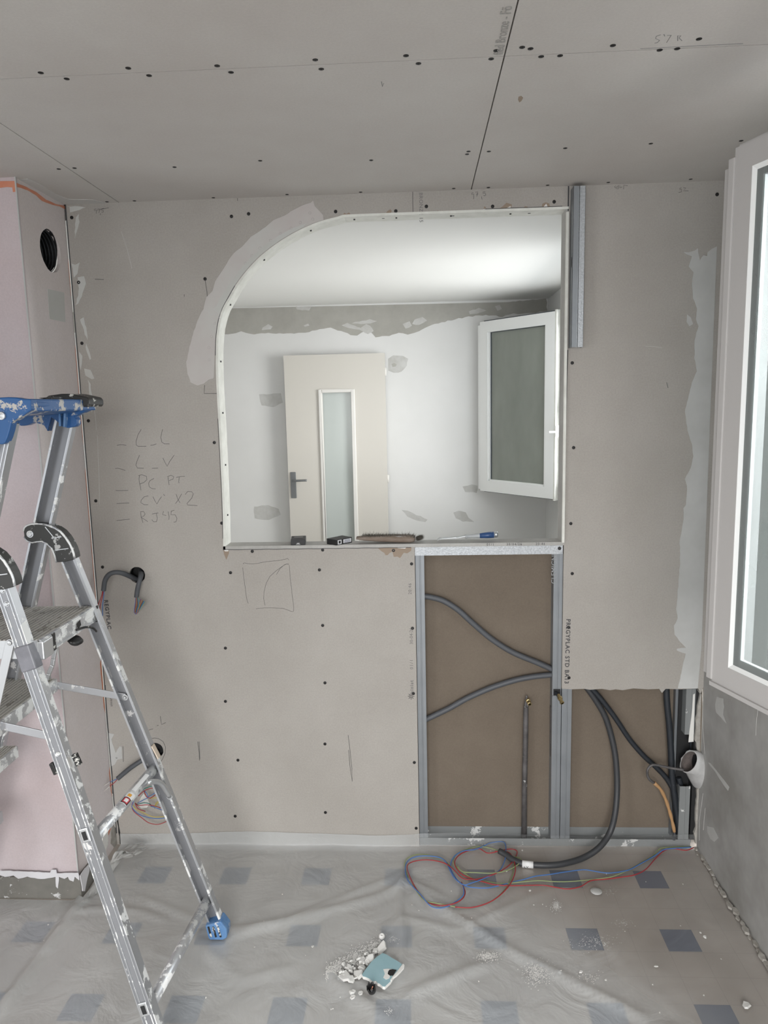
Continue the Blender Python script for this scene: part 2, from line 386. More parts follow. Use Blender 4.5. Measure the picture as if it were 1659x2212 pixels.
# ceiling of plasterboards with narrow joints
jy = (FP(640, 142, 2.5).y)                      # cross joint
cl = MB(); g = .0016
xs = [-2.7, -1.043, .217, 1.3]; ys = [-5.1, jy, .0]
for i in range(3):
    for j in range(2): cl.box((xs[i]+g, ys[j]+g, ZC), (xs[i+1]-g, ys[j+1]-(g if j == 0 else 0), ZC+.013))
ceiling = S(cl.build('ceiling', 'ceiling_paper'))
MB().box((-2.7, -5.1, ZC+.013), (1.3, .073, ZC+.06)).build('joint_backing', 'groove', ceiling)
# ceiling screws
def screw_at(me, name, p, rot, parent):
    o = bpy.data.objects.new(name, me); COL.objects.link(o); o.location = p; o.rotation_euler = rot
    o.parent = parent; o.matrix_parent_inverse = parent_world(parent).inverted(); return o
sm = MB().lathe([(0, 0), (.0062, 0), (.0062, .0010), (.0022, .0014), (.0018, .0004), (0, .0004)], (0, 0, -.0002), (0, 0, 1), 12)
s0 = sm.build('screw', 'screw'); SME = s0.data; bpy.data.objects.remove(s0)
CS = [(88,157),(144,170),(277,147),(322,163),(469,142),(499,156),(681,129),(694,149),(877,120),(904,137),(1072,109),(1061,127),(1128,102),(1146,105),(1169,122),(1210,120),(1324,98),(1425,108),(1463,105),(1510,84),(127,365),(161,363),(377,361),(562,347),(802,346),(1012,327),(1009,333),(1056,327),(1221,320),(1406,310),(1601,304),(233,437),(291,434),(461,427),(620,420),(779,415),(980,407),(1055,405),(1183,400),(1314,394),(1492,387)]
for q in CS:
    p = FP(*q, 2.5)
    if p.y > -.012: p.y = -.014
    screw_at(SME, 'screw', p, (math.pi, 0, 0), ceiling)
# smear of filler on the ceiling along the left corner
def ceil_patch(pts, m, name, t=.0012):
    return MB().prism([FP(*q, 2.5) for q in pts], (0, 0, -1), t).build(name, m, ceiling)
ceil_patch([(0,384),(14,384),(35,388),(60,386),(95,402),(122,420),(148,430),(200,431),(228,438),(220,442),(180,440),(143,443),(100,424),(70,408),(36,393),(0,392)], 'skim', 'filler_smear')
text_mesh('fied Bronze - Fö', .030, FP(1086, 118, 2.4992), (-.02, -1, 0), (-1, .02, 0), 'ink_pale', 'printed_text', ceiling)
def strokes(name, lines, conv, parent, m='pencil', r=.0008):
    b = MB()
    for l in lines: b.tube([conv(*q) for q in l], r, 4)
    return b.build(name, m, parent)
strokes('pencil_note', [[(1427,75),(1418,78),(1416,83),(1425,87),(1420,92),(1414,93)],[(1434,74),(1436,78)],[(1441,76),(1450,76),(1440,92)],[(1464,88),(1464,77),(1471,77),(1467,82),(1473,88)],[(824,176),(826,187),(829,180)],[(1383,105),(1480,100),(1560,96),(1605,94)]], lambda a, b: FP(a, b, 2.5), ceiling, 'ink_faint')
MB().prism([FP(*q, 2.5) for q in crop(1118, 205, 1, [(2,4),(8,2),(12,6),(9,12),(4,16),(1,10)])], (0, 0, -1), .0006).build('stain', 'kraft', ceiling)

# ---- partition (wall_back): front plasterboards with the arched opening and the cut-outs
arc_px = [(469,755),(466,763)][:1]+[(468,718),(472.8,685.7),(483,667-5),(494.5,642),(508,619),(526.6,594),(545,571),(563,553),(586,534.5),(609,518.5),(632,504.7),(655,493),(678,482),(700.6,475),(730,468)]
arc_px = [(466.3,757),(468,722),(473,690),(482,664),(494.5,642),(508,618),(526,593),(545,571),(563,553),(586,534.5),(609,518.5),(632,504.7),(655,493),(678,483),(702,475),(730,468)]
arc = [WP(*q) for q in arc_px]
xs_l = -.002
open_path = [Vector((OL, 0, OB)), WP(481, 1100), WP(474.5, 960), WP(469, 860), WP(466.6, 805)]+arc+[Vector((arc[-1].x+.02, 0, OT-.001)), Vector((OR_, 0, OT))]
torn = [(1214,1488),(1236,1489),(1262,1488),(1275,1490),(1300,1488),(1318,1491),(1330,1489),(1345,1491),(1368,1487),(1400,1489),(1424,1488),(1430,1497),(1438,1488),(1470,1489),(1490,1488),(1508,1487),(1513,1500)]
low = [Vector((a.x, 0, a.z)) for a in (WP(*q) for q in torn)]
outline = [Vector((XL+.004, 0, 0)), Vector((xs_l, 0, 0)), Vector((xs_l, 0, OB-.0)), Vector((OL, 0, OB))]+open_path[1:]+[Vector((OR_, 0, low[0].z))]+low+[Vector((XR, 0, low[-1].z+.03)), Vector((XR, 0, ZC)), Vector((XL+.004, 0, ZC))]
h1 = WP(296, 1242); h2 = WP(336, 1621); hb = [(284,1713),(300,1702),(322,1700),(340,1712),(341,1733),(325,1742),(300,1740)]
X, Z = (1, 0, 0), (0, 0, 1)
holes = [circle(h1, .032, X, Z, 24, .05), circle(h2, .032, X, Z, 24, .03)]
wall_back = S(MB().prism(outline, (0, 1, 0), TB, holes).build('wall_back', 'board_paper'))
for hc in (h1, h2): MB().tube([hc+Vector((0, .003, 0)), hc+Vector((0, .045, 0))], .0325, 24, caps=False).prism([p+Vector((0, .045, 0)) for p in circle(hc, .0325, X, Z, 24)], (0, 1, 0), .001).build('hole_shade_cup', 'black', wall_back)  # black cups added behind both holes to paint the cavity dark
# rear lining (the other room's boards, brown paper side towards us)
ro = [Vector((XL, 0, 0)), Vector((XR+.05, 0, 0)), Vector((XR+.05, 0, ZC)), Vector((XL, 0, ZC))]
ro = [p+Vector((0, .0605, 0)) for p in ro]
hole_r = [Vector((p.x, .0605, p.z)) for p in open_path[::-1]+[Vector((OR_, 0, OB))]]
MB().prism(ro, (0, 1, 0), .0125, [hole_r]).build('rear_plasterboard', ['back_paper'], wall_back)
MB().prism([p+Vector((0, .0127, 0)) for p in ro], (0, 1, 0), .002, [[q+Vector((0, .0127, 0)) for q in hole_r]]).build('rear_skim_coat', 'white_wall', wall_back)
# lining of the opening
lin_out = open_path; 
def inset(path, t):
    out = []
    for i, p in enumerate(path):
        d = (path[min(i+1, len(path)-1)]-path[max(i-1, 0)]).normalized(); n = Vector((d.z, 0, -d.x)); out.append(p+n*t)
    return out
def strip(path, t, y0, y1, name, m, parent, wob=0):
    a = path; b = inset(path, t); mb = MB(); vs = []; fs = []
    for i in range(len(a)):
        w = wob*(rnd.random()-.5)
        vs += [a[i]+Vector((0, y0, 0)), b[i]+Vector((0, y0, 0)), b[i]+Vector((0, y1+w, 0)), a[i]+Vector((0, y1+w, 0))]
    for i in range(len(a)-1):
        for k in range(4): fs.append((i*4+k, i*4+(k+1) % 4, i*4+4+(k+1) % 4, i*4+4+k))
    fs += [(0, 1, 2, 3), tuple(len(vs)-4+k for k in (3, 2, 1, 0))]
    mb.add(vs, fs); return mb.build(name, m, parent)
dense = spline(open_path, .02)
trim = S(strip(dense, .0085, -.0015, .0775, 'trim_1', 'lining', None, .004))
S(MB().box((OR_-.0095, .0, OB+.01), (OR_-.0005, .0775, OT-.002)).build('trim_2', 'ledge_paper'))
MB().box((OR_-.0095, -.012, OB+.012), (OR_-.0005, -.0, OT-.02)).build('bead', 'lining', trim)
# lines, nail heads on the lining
nl = MB()
for q in [(.0, 1.42), (.0, 1.62), (.0, 1.8)]:
    nl.box((OL+.0065, .03, q[1]), (OL+.0005 + .008, .034, q[1]+.006))
for x in (-.1, .15, .42): nl.box((x, .035, OT-.0095), (x+.009, .041, OT-.008))
for i in range(6, len(dense)-8, 9):
    a = inset(dense, .0088)[i]; nl.box((a.x-.003, .03, a.z-.003), (a.x+.003, .036, a.z+.003))
nl.build('nail_heads', 'black', trim)
strokes('pencil_line', [[(OL+.001-.0002*k, -.0015, 1.27+.06*k) for k in range(9)]], lambda *a: Vector(a), trim, 'ink', .0011) if False else None
crk = MB(); pp = [p+Vector((-.0015, -.0012, .0005)) for p in dense]
crk.tube(pp[2:24], .0009, 4); crk.tube(pp[34:46], .0011, 4); crk.tube([p+Vector((0, 0, .001)) for p in pp[-14:-1]], .0008, 4)
crk.build('edge_crack', 'ink', trim)
# ledge
ledge = S(MB().box((OL, -.0015, OB-.0), (OR_, .078, OB+.0125)).build('trim_3', 'ledge_paper'))
crack = MB().tube([Vector((OL+.0, -.0018, OB-.0008))+Vector((i*.0205, 0, .0006*math.sin(i*1.7))) for i in range(36)], .0010, 4).build('joint_line', 'ink', ledge)
for body, px in (('01/1', 1051), ('30/04/26', 1094), ('20:46', 1157)):
    p = WP(px, 1175.5, -.0018); text_mesh(body, .0125, (p.x, -.0018, OB+.0022), (1, 0, 0), (0, 0, 1), 'ink', 'printed_text', ledge, spacing=1.3)
# track under the ledge and studs
def stud(name, x0, x1, z0, z1, label, m='galv', y0=.0135, y1=.0600, open_right=True, group=None, cut=None):
    t = thing(name, (x0, y0, z0), label, 'metal stud', group)
    b = MB(); w = x1-x0; gx = x0+w*.52
    # front flange with raised centre rib, web and rear flange
    prof = [(x0, y0), (gx-.003, y0), (gx-.0015, y0-.0011), (gx+.0015, y0-.0011), (gx+.003, y0), (x1, y0)]
    for i in range(len(prof)-1):
        (a, ya), (c, yc) = prof[i], prof[i+1]
        b.add([(a, ya, z0), (c, yc, z0), (c, yc, z1), (a, ya, z1), (a, ya+.0008, z0), (c, yc+.0008, z0), (c, yc+.0008, z1), (a, ya+.0008, z1)],
              [(0, 1, 2, 3), (7, 6, 5, 4), (0, 4, 5, 1), (3, 2, 6, 7), (0, 3, 7, 4), (1, 5, 6, 2)])
    b.build('front_flange', m, t)
    wx = x1-.0008 if open_right is False else x0
    MB().box((wx, y0+.0008, z0), (wx+.0008, y1, z1)).build('web', m, t)
    MB().box((x0, y1, z0), (x1, y1+.0005, z1)).build('rear_flange', m, t)
    lx = x0 if open_right is False else x1-.0008
    MB().box((lx, y0+.0008, z0), (lx+.0008, y0+.007, z1)).build('lip', m, t)
    return t
stud('metal_stud', .0, .0335, .03, 1.19, 'tall galvanised stud at the left edge of the open bay under the ledge', open_right=False)
sA = stud('metal_stud', .522, .5565, .03, .63, 'lower galvanised stud with a cut opening for a short pipe, left of a pair')
stud('metal_stud', .522, .5555, .6315, 1.19, 'upper galvanised stud beside the bold printed text, right of the open bay')
stud('metal_stud', .559, .597, .03, 1.1, 'right-hand galvanised stud of the pair dividing the two open bays')
s3 = stud('metal_stud', 1.032, 1.068, .47, .9, 'short galvanised stud piece smeared with plaster above the pipe stub', 'galv_dusty')
stud('metal_stud', 1.022, 1.062, .03, .255, 'short galvanised stud piece below the pipe stub in the corner', 'galv_dusty')
text_mesh('CLEMIGNI', .026, (.5305, .0118, 1.075), (0, 0, 1), (-1, 0, 0), 'stamp', 'stamped_text', bpy.data.objects['metal_stud.002'])
def track(name, pts, label):
    return thing(name, pts, label, 'metal track')
tr = track('metal_track', (-.0, .0135, 1.2), 'bright spangled galvanised track under the right half of the ledge')
MB().box((-.001, .004, 1.192), (.553, .0048, 1.2255)).build('front_flange', 'galv_spangle', tr)
MB().box((-.001, .004, 1.2247), (.553, .06, 1.2255)).build('web', 'galv', tr)
MB().lathe([(0, .001), (.0065, .001), (.0065, 0), (0, 0)], WP(1208.5, 1184.5, .0034), (0, -1, 0), 14).build('screw', 'screw', tr)
tr = track('floor_track', (-.0, .0135, .0), 'dull galvanised floor track along the bottom of the open bays')
MB().box((.0, .012, .0), (1.07, .0595, .0008)).build('web', 'galv_dusty', tr)
MB().box((.0, .0595, .0), (1.07, .0603, .052)).build('rear_flange', 'galv_dusty', tr)
MB().box((.0, .0118, .0), (1.07, .0126, .03)).build('front_flange', 'galv_dusty', tr)
# side stud flanks seen dark at the edge of the right bay
for pts in ([(1497,1500),(1501,1498),(1500,1530),(1499,1560),(1498,1602),(1487,1603),(1489,1580),(1493,1550),(1495,1530)],): MB().prism([WP(a, b_, .0122) for a, b_ in pts], (0, -1, 0), .0012).build('plaster_smear', 'gypsum', s3)
dk = thing('metal_stud', (1.0, .03, .03), 'dark galvanised stud flank standing behind the plastered stud in the corner', 'metal stud')
MB().box((1.0, .035, .03), (1.0008, .06, 1.0)).build('web', 'galv', dk); MB().box((1.0, .058, .03), (1.035, .0588, 1.0)).build('rear_flange', 'galv', dk)
# noggin strip (rear board piece) between pipe and stud
# wall screws
WS = [(155,470),(170,610),(177,741.5),(443,602.5),(191,909),(207,1082),(221.5,1225),(463,956),(479,1130),(500,467.6),(537,462),(545,1191),(697,1188),(850,1189),(498,1237),(690,1231),(889,1218),(487,1400),(697,1351),(891,1357),(487,1515),(702,1475),(893,1498),(514,1642),(702,1607),(895,1647),(508,1763),(703,1755),(899,1789),(252,1637),(257,1755),(725,457),(855,456),(921,446),(1064,446),(1197,436),(1236,784),(1239,967),(1233,1131),(1236,1239),(1228,1355),(1229,1464),(1549,420)]
for q in WS: screw_at(SME, 'screw', WP(*q, -.0002), (math.pi/2, 0, 0), wall_back)
# board joints
jt = MB()
p0, p1 = WP(1228.2, 401.7), WP(1226.5, 455); jt.box((p0.x-.0022, -.0008, p1.z), (p0.x+.0022, .001, 2.5))
p0, p1 = WP(1226.5, 756), WP(1215.5, 1168); jt.tube([p0+Vector((0, -.0004, 0)), WP(1221, 960, -.0004), p1], .0014, 4)
p0, p1 = WP(891.5, 416), WP(891.8, 458); jt.box((p0.x-.0009, -.0004, p1.z), (p0.x+.0009, .001, 2.5))
jt.tube([Vector((XL+.006, -.0006, z)) for z in (2.5, 2.0, 1.5, 1.0, .6, .3, .05)], .0020, 4)
lk = crop(150, 1480, 5.978, [(460,0),(475,300),(490,500),(505,650),(520,850),(548,1130),(560,1400)])
jt.tube([WP(a, b, -.0006) for a, b in lk], .0022, 4)
jt.build('board_joint', 'ink', wall_back)
bk = crop(150, 1480, 5.978, [(583,1625),(600,1640),(602,1680),(628,1730),(640,1820),(655,1900),(662,2050),(652,2052),(645,1950),(632,1900),(630,1830),(612,1750),(585,1690)])
MB().prism([WP(a, b, -.0004) for a, b in bk], (0, -1, 0), .0008).build('broken_gap', 'black', wall_back)
# pencil list on the board
C1 = (0, 800, 3.318)
LST = [[(838,538),(860,533),(885,534),(905,538)],[(1012,423),(990,460),(976,505),(976,535),(990,545),(1047,545)],[(1079,538),(1100,535),(1120,527)],[(1165,423),(1152,480),(1160,515),(1180,527),(1215,527)],
 [(826,704),(845,702),(870,708),(898,718)],[(1000,608),(982,650),(974,680),(985,700),(1030,702)],[(1090,703),(1133,700)],[(1168,628),(1180,655),(1198,688),(1215,655),(1248,608)],
 [(830,861),(860,863),(918,860)],[(1000,755),(996,780),(1010,860)],[(992,755),(1015,748),(1050,760),(1052,785),(1030,805),(1000,815)],[(1103,775),(1075,790),(1065,810),(1070,835),(1090,848),(1115,850)],[(1205,765),(1207,790),(1212,822)],[(1200,762),(1225,752),(1245,762),(1240,780),(1212,790)],[(1263,767),(1300,760),(1325,760)],[(1285,765),(1280,800),(1285,808)],
 [(836,955),(880,952),(925,950)],[(1062,900),(1035,905),(1012,930),(1010,950),(1035,963),(1062,963)],[(1096,905),(1110,935),(1125,958),(1140,930),(1158,905)],[(1172,888),(1180,900)],[(1262,888),(1275,925),(1290,950)],[(1302,885),(1280,925),(1258,955)],[(1328,890),(1345,868),(1375,870),(1385,885),(1375,915),(1340,955),(1345,965),(1415,970)],
 [(836,1076),(880,1072),(930,1067)],[(1008,1018),(1012,1050),(1025,1092)],[(1005,1015),(1030,1012),(1040,1030),(1030,1045),(1010,1052),(1030,1065),(1060,1085)],[(1090,1030),(1135,1022)],[(1120,1025),(1128,1060),(1122,1085),(1100,1085),(1088,1070)],[(1172,1010),(1165,1035),(1190,1040)],[(1205,1012),(1212,1050),(1210,1070)],[(1225,1010),(1250,1002)],[(1228,1010),(1225,1035),(1255,1035),(1268,1060),(1262,1085),(1245,1088)]]
wc = lambda a, b: WP(a, b, -.0002)
strokes('pencil_list', [crop(*C1, l) for l in LST], wc, wall_back, 'pencil', .00075)
C2 = (440, 1150, 5.925)
strokes('pencil_sketch', [crop(*C2, l) for l in [[(515,410),(505,395),(525,390),(560,400),(630,403),(700,395),(800,375),(960,360),(1040,345),(1075,333),(1090,355)],[(500,450),(510,560),(530,700),(550,850),(570,910)],[(670,978),(780,966),(900,966),(1020,975),(1080,995),(1130,1015),(1150,1012),(1152,960),(1130,780),(1105,560),(1095,420)],[(1090,410),(1060,405),(1020,425),(930,490),(850,560),(800,650),(772,760),(768,850),(785,935)],[(930,540),(980,460),(1040,410),(1085,405)]]], wc, wall_back, 'pencil', .0006)
C4 = (0, 380, 1)
strokes('pencil_note', [crop(1000, 380, 5.53, l) for l in [[(125,200),(105,205),(108,225),(128,215),(130,250),(128,275)],[(150,195),(178,190),(165,245)],[(160,218),(180,215)],[(222,248),(228,280)],[(268,190),(240,192),(240,208),(265,205),(272,225),(262,238),(245,235)]]]
 + [crop(0, 350, 3.318, l) for l in [[(690,335),(675,340),(678,350),(692,345),(690,370)],[(700,335),(718,335),(708,365)],[(720,368),(718,380)],[(745,332),(728,335),(728,345),(742,348),(740,360),(728,360)],[(695,345),(780,328)]]]
 + [crop(1300, 250, 3.404, l) for l in [[(585,530),(572,535),(575,545),(588,540),(585,560),(565,565)],[(600,530),(618,530),(600,552),(638,552)],[(100,515),(95,525),(108,535),(112,520),(125,512),(118,540)],[(135,515),(130,530),(150,525)],[(160,540),(162,510),(190,515)]]], wc, wall_back, 'pencil', .0007)
C5 = (150, 1480, 5.978)
strokes('pencil_mark', [crop(*C5, l) for l in [[(1175,400),(1180,460),(1190,508),(1245,483)],[(1025,582),(1050,572),(1080,565)],[(1130,525),(1150,517)],[(690,790),(695,880),(696,990)],[(1060,690),(1100,682),(1150,690),(1210,730),(1240,800),(1235,880),(1200,960),(1180,990)]]]
 + [[(752,1588),(756,1620),(760,1660),(761,1688),(756,1655),(753,1620)],[(427,1602),(430,1625),(431,1643)],[(430,1602),(432,1640)]]
 + [[(442,832),(441,850),(468,850)],[(443,604),(447,630),(449,655)]] + [[(398,636),(398,641)],[(513,428),(513,434)],[(1440,826),(1443,838)],[(205,603),(224,604)],[(1493,1050),(1493,1056)]], wc, wall_back, 'pencil', .0009)
strokes('scratch', [[(1394,748),(1410,748),(1430,751)],[(262,500),(275,540),(285,580)],[(210,940),(213,1010),(215,1090)],[(200,860),(206,900),(208,930)]], wc, wall_back, 'skim', .0008)
# printed texts
tv = lambda a, b, z=-.0003: tuple(WP(a, b, z))
text_mesh('PREGYPLAC STD BA13', .0225, tv(1223.5, 1337), (-.012, 0, -1), (1, 0, 0), 'ink', 'printed_text', wall_back, spacing=1.18, bold=.0004)
tx = text_mesh('siniat', .019, tv(893, 1497), (0, 0, 1), (-1, 0, 0), 'ink_faint', 'printed_text', wall_back, spacing=1.25, bold=.0004)
text_mesh('01/1', .018, tv(892.5, 1446), (0, 0, 1), (-1, 0, 0), 'ink_faint', 'printed_text', wall_back, spacing=1.3)
text_mesh('30-04-26', .0175, tv(892, 1392), (0, 0, 1), (-1, 0, 0), 'ink_faint', 'printed_text', wall_back, spacing=1.05)
text_mesh('20:46', .0175, tv(889, 1284), (0, 0, 1), (-1, 0, 0), 'ink_faint', 'printed_text', wall_back, spacing=1.15)
strokes('printed_emblem', [[(888+7*math.cos(a), 1504+7*math.sin(a)), (888+1.6*math.cos(a), 1504+1.6*math.sin(a))] for a in [k*math.pi/4 for k in range(8)]], wc, wall_back, 'ink', .0011)
text_mesh('REGYPLAC', .0215, tv(225, 1296), (.04, 0, -1), (1, 0, .04), 'ink', 'printed_text', wall_back, spacing=1.2, bold=.0004)
text_mesh('siniat', .014, tv(243, 1526), (0, 0, 1), (-1, 0, 0), 'ink', 'printed_text', wall_back, spacing=1.2)
text_mesh('BRONZE 15', .018, tv(905.5, 416), (0, 0, -1), (1, 0, 0), 'ink_faint', 'printed_text', wall_back, spacing=1.1)
# compound patches, torn paper
def wall_patch(pts, m, name='joint_compound', t=.0012, y=0.0, parent=None):
    return MB().prism([WP(a, b, y-.0001) for a, b in pts], (0, -1, 0), t).build(name, m, parent or wall_back)
C6 = (380, 420, 4.366)
def rough(pts, amp=1.2, closed=True):
    out = []
    for i, (a, b) in enumerate(pts):
        if not closed and i == len(pts)-1: out.append((a, b)); break
        c, d = pts[(i+1) % len(pts)]; L_ = math.hypot(c-a, d-b); k = max(1, int(L_/7))
        for j in range(k):
            t = j/k; out.append((a+(c-a)*t+(rnd.random()-.5)*amp, b+(d-b)*t+(rnd.random()-.5)*amp))
    return out
outer = crop(*C6, [(1390,240),(1385,195),(1350,150),(1310,110),(1292,60),(1275,75),(1260,85),(1200,100),(1140,130),(1030,195),(920,245),(850,305),(710,400),(630,490),(550,550),(500,620),(430,730),(370,820),(345,910),(290,970),(260,1080),(215,1160),(170,1290),(130,1440),(100,1580),(110,1690),(140,1770),(205,1805),(270,1780),(310,1745),(352,1735)])
inner = [(462,815),(463.5,780)]+[(a-1.5, b-.5) for a, b in arc_px[1:-2]]
wall_patch(rough(outer, 1.2, False)+inner, 'compound_pink')
band2 = crop(*C6, [(1240,270),(1100,320),(960,395),(840,480),(700,600),(600,720),(500,850),(430,960),(380,1060),(350,1090),(400,1120),(420,1180)])
wall_patch(rough(band2, .6, False)+[(a-1.5, b-.8) for a, b in [(474,688),(483,664),(494.5,642),(508,618),(526,593),(545,571),(563,553),(586,534.5),(609,518.5),(632,504.7),(655,493)]], 'compound_grey', 'joint_compound', .0018)
pk = MB()
for q in crop(*C6, [(1265,175),(1175,265),(1087,320),(987,370),(893,435),(793,508),(717,580),(655,650),(368,1218),(335,1340),(312,1445),(315,1560),(1290,235)]):
    pk.lathe([(.0032, .0016), (.0045, .0021), (.0058, .0014)], WP(*q, 0), (0, -1, 0), 12)
pk.build('fixing_dimple', 'compound_pink', wall_back)
rc = [(1549,533),(1538,538),(1528,545),(1527,553),(1519,551),(1511,563),(1507,536),(1500,541),(1488,545),(1476,544),(1482,549),(1494,553),(1488,576),(1498,588),(1494,611),(1497,644),(1505.6,667),(1503,690),(1508.6,705),(1500,735),(1500,773),(1505.6,802),(1494,826),(1488,855),(1479,890),(1485,930),(1495,960),(1497,985),(1492,1010),(1479,1035),(1484,1049),(1482,1090),(1476,1098),(1477,1122),(1468,1168),(1469,1211),(1465,1260),(1461,1315),(1464,1336),(1456,1352),(1457,1371),(1468,1385),(1481,1399),(1461,1401),(1463,1406),(1481,1412),(1473,1445),(1464,1487),(1507,1487),(1515,1400),(1530,1000)]
wall_patch(rough(rc[:-3], 1.4, False)+rc[-3:], 'compound_light')
wall_patch([(1484,679),(1492,686),(1497,700),(1489,705),(1483,695)], 'compound_light')
for pts in ([(816,1183),(824,1191),(830,1194),(833,1199),(838,1199),(842,1194),(848,1192),(851,1203),(858,1202),(864,1205),(872,1194),(880,1195),(888,1190),(889,1181),(870,1181),(840,1181)],
            [(482,1186),(495,1186),(494,1196),(489,1209),(484,1198)],
            [(739,466),(744,460),(748,462),(754,459),(758,464)],[(833,462),(837,456),(843,452),(846,456),(844,462)],[(1043,455),(1046,446),(1049,447),(1051,454)],[(1075,453),(1085,446),(1094,438),(1106,442),(1104,449),(1090,450),(1085,452)],[(1130,449),(1134,445),(1140,447),(1140,450)],[(1170,446),(1172,440),(1178,437),(1186,439),(1188,447)],[(940,458),(946,455),(950,459)]):
    wall_patch(rough(pts, .8), 'kraft', 'torn_paper', .0006)
for pts in ([(1174,447),(1180,440),(1183,447)],[(1095,449),(1103,445),(1103,449)],[(1041,454),(1048,450),(1050,454)],[(859,1184),(875,1185),(880,1181),(858,1181)],[(484,1188),(494,1187),(493,1191),(486,1191)],[(678,469),(686,466),(690,469)]):
    wall_patch(pts, 'gypsum', 'torn_paper', .0009)
for pts in ([(146,446),(150,446),(152,458),(165,456),(185,448),(178,446)],[(163,470),(170,462),(171,480),(167,500),(162,515)],[(155,570),(163,572),(172,568),(168,590),(160,600),(158,588)],[(168,600),(183,596),(186,612),(180,632),(170,655),(164,660),(170,630)],[(172,690),(180,686),(188,715),(190,735),(184,722)],[(186,742),(192,755),(198,775),(194,778),(186,756)],[(172,760),(178,770),(175,800),(171,790)],[(182,795),(195,800),(205,818),(198,820),(184,812)],[(190,820),(196,830),(202,880),(198,890),(193,850)]):
    wall_patch(rough(pts, 2.2), 'board_paper' if False else 'compound_grey', 'filler_smear', .0007)
wall_patch(rough(crop(150, 1480, 5.978, [(500,610),(580,630),(545,700),(580,820),(600,870),(650,790),(680,800),(685,950),(620,960),(590,1020),(540,1050),(520,900)]), 1.5), 'compound_light', 'filler_smear')

# ---- left pillar / boxing
yP = -.325
vc = hit(109.5, 542, 0, XL)
side_out = [Vector((XL, yP, .105)), Vector((XL, .0, .0)), Vector((XL, 0, ZC)), Vector((XL, yP, ZC))]
side_out = [Vector((XL, yP+.0125, 0)), Vector((XL, 0, 0)), Vector((XL, 0, ZC)), Vector((XL, yP+.0125, ZC))]
wall_left = S(MB().prism(side_out, (-1, 0, 0), .0125, [circle(vc, .072, (0, 1, 0), Z, 28, .03)]).build('wall_left', 'pink_side'))
MB().box((-2.7, yP, 0), (XL, yP+.0125, ZC)).build('front_face', 'pink_board', wall_left)
MB().tube([vc+Vector((-.012, 0, 0)), vc+Vector((-.2, 0, .03))], .071, 28, caps=False, rf=None).build('duct_bore', 'black', wall_left)
MB().prism([p+Vector((-.21, 0, 0)) for p in circle(vc, .12, (0, 1, 0), Z, 20)], (-1, 0, 0), .002).build('duct_end', 'black', wall_left)
cg = MB()
for k in range(14): cg.tube([vc+Vector((-.016-.012*k, 0, 0))+q for q in [Vector((0, .0695*math.cos(a*math.pi/12), .0695*math.sin(a*math.pi/12))) for a in range(25)]], .0016, 4)
cg.build('duct_ribs', 'conduit_dark', wall_left)
LP = lambda a, b: hit(a, b, 0, XL)
def side_patch(pts, m, name, t=.0008): return MB().prism([LP(a, b)+Vector((.0001, 0, 0)) for a, b in pts], (1, 0, 0), t).build(name, m, wall_left)
side_patch([(102,624),(138,632),(141,696),(107,689)], 'compound_grey', 'grey_patch')
side_patch(rough(crop(0, 350, 3.318, [(118,150),(190,180),(260,215),(330,270),(400,300),(440,310),(466,312),(466,340),(430,320),(380,308),(330,290),(300,278),(260,240),(200,205),(150,185),(118,180)]), .8), 'orange_edge', 'orange_edge')
def front_patch(pts, m, name, t=.0008): return MB().prism([WP(a, b, yP-.0001) for a, b in pts], (0, -1, 0), t).build(name, m, wall_left)
front_patch([(0,391.5),(34,391),(35,414),(28,415),(27,405),(15,404),(0,406)], 'orange_edge', 'orange_edge')
MB().bar((XL+.001, yP-.001, .1), (XL+.001, yP-.001, ZC), .004, .004).build('corner_bead', 'compound_light', wall_left)
eg = MB()
for a, b, w in ((LP(165, 745), LP(185, 960), .004), (LP(190, 1010), LP(210, 1310), .005), (LP(220, 1420), LP(228, 1540), .011), (LP(234, 1660), LP(243, 1720), .010), (LP(150, 560), LP(155, 640), .003)):
    eg.prism([Vector((XL+.0002, -.0015, a.z)), Vector((XL+.0002, -.0015-w, a.z-.02)), Vector((XL+.0002, -.0015-w*.8, b.z+.03)), Vector((XL+.0002, -.0015, b.z))], (1, 0, 0), .0006)
eg.build('orange_edge', 'orange_edge', wall_left)
for pts in ([(233,1765),(240,1750),(244,1778),(236,1800),(228,1815)],):
    side_patch(rough(pts, 1.2), 'orange_edge', 'orange_edge')
side_patch(rough([(221,1775),(228,1772),(232,1800),(231,1825),(224,1845),(219,1830)], 1), 'gypsum', 'torn_paper', .004)
side_patch(rough([(240,1780),(247,1786),(256,1800),(258,1822),(246,1830),(238,1822)], 1), 'broken_edge', 'torn_paper', .003)
# plinth
pl = MB().box((-2.7, yP-.012, 0), (XL+.012, yP, .085)).box((XL, yP, 0), (XL+.012, -.2, .085)).build('baseboard_left', 'plinth', bevel=.003); S(pl)
tp = [(0,1880),(60,1882),(108,1884),(112,1878),(122,1878),(124,1886),(170,1884),(172,1900),(163,1893),(160,1903),(150,1900),(148,1893),(140,1897),(128,1893),(126,1918),(122,1914),(121,1894),(90,1898),(60,1893),(40,1897),(30,1890),(12,1893),(0,1889)]
MB().prism([WP(a, b, yP-.013) for a, b in rough(tp, 1.5)], (0, -1, 0), .003).build('plaster_drip', 'plinth_plaster', pl)
sp_ = [(172,1892),(182,1876),(190,1868),(192,1880),(186,1905),(182,1925),(177,1925),(175,1905)]
MB().prism([hit(a, b, 0, XL+.013) for a, b in rough(sp_, 1.2)], (1, 0, 0), .003).build('plaster_drip', 'plinth_plaster', pl)

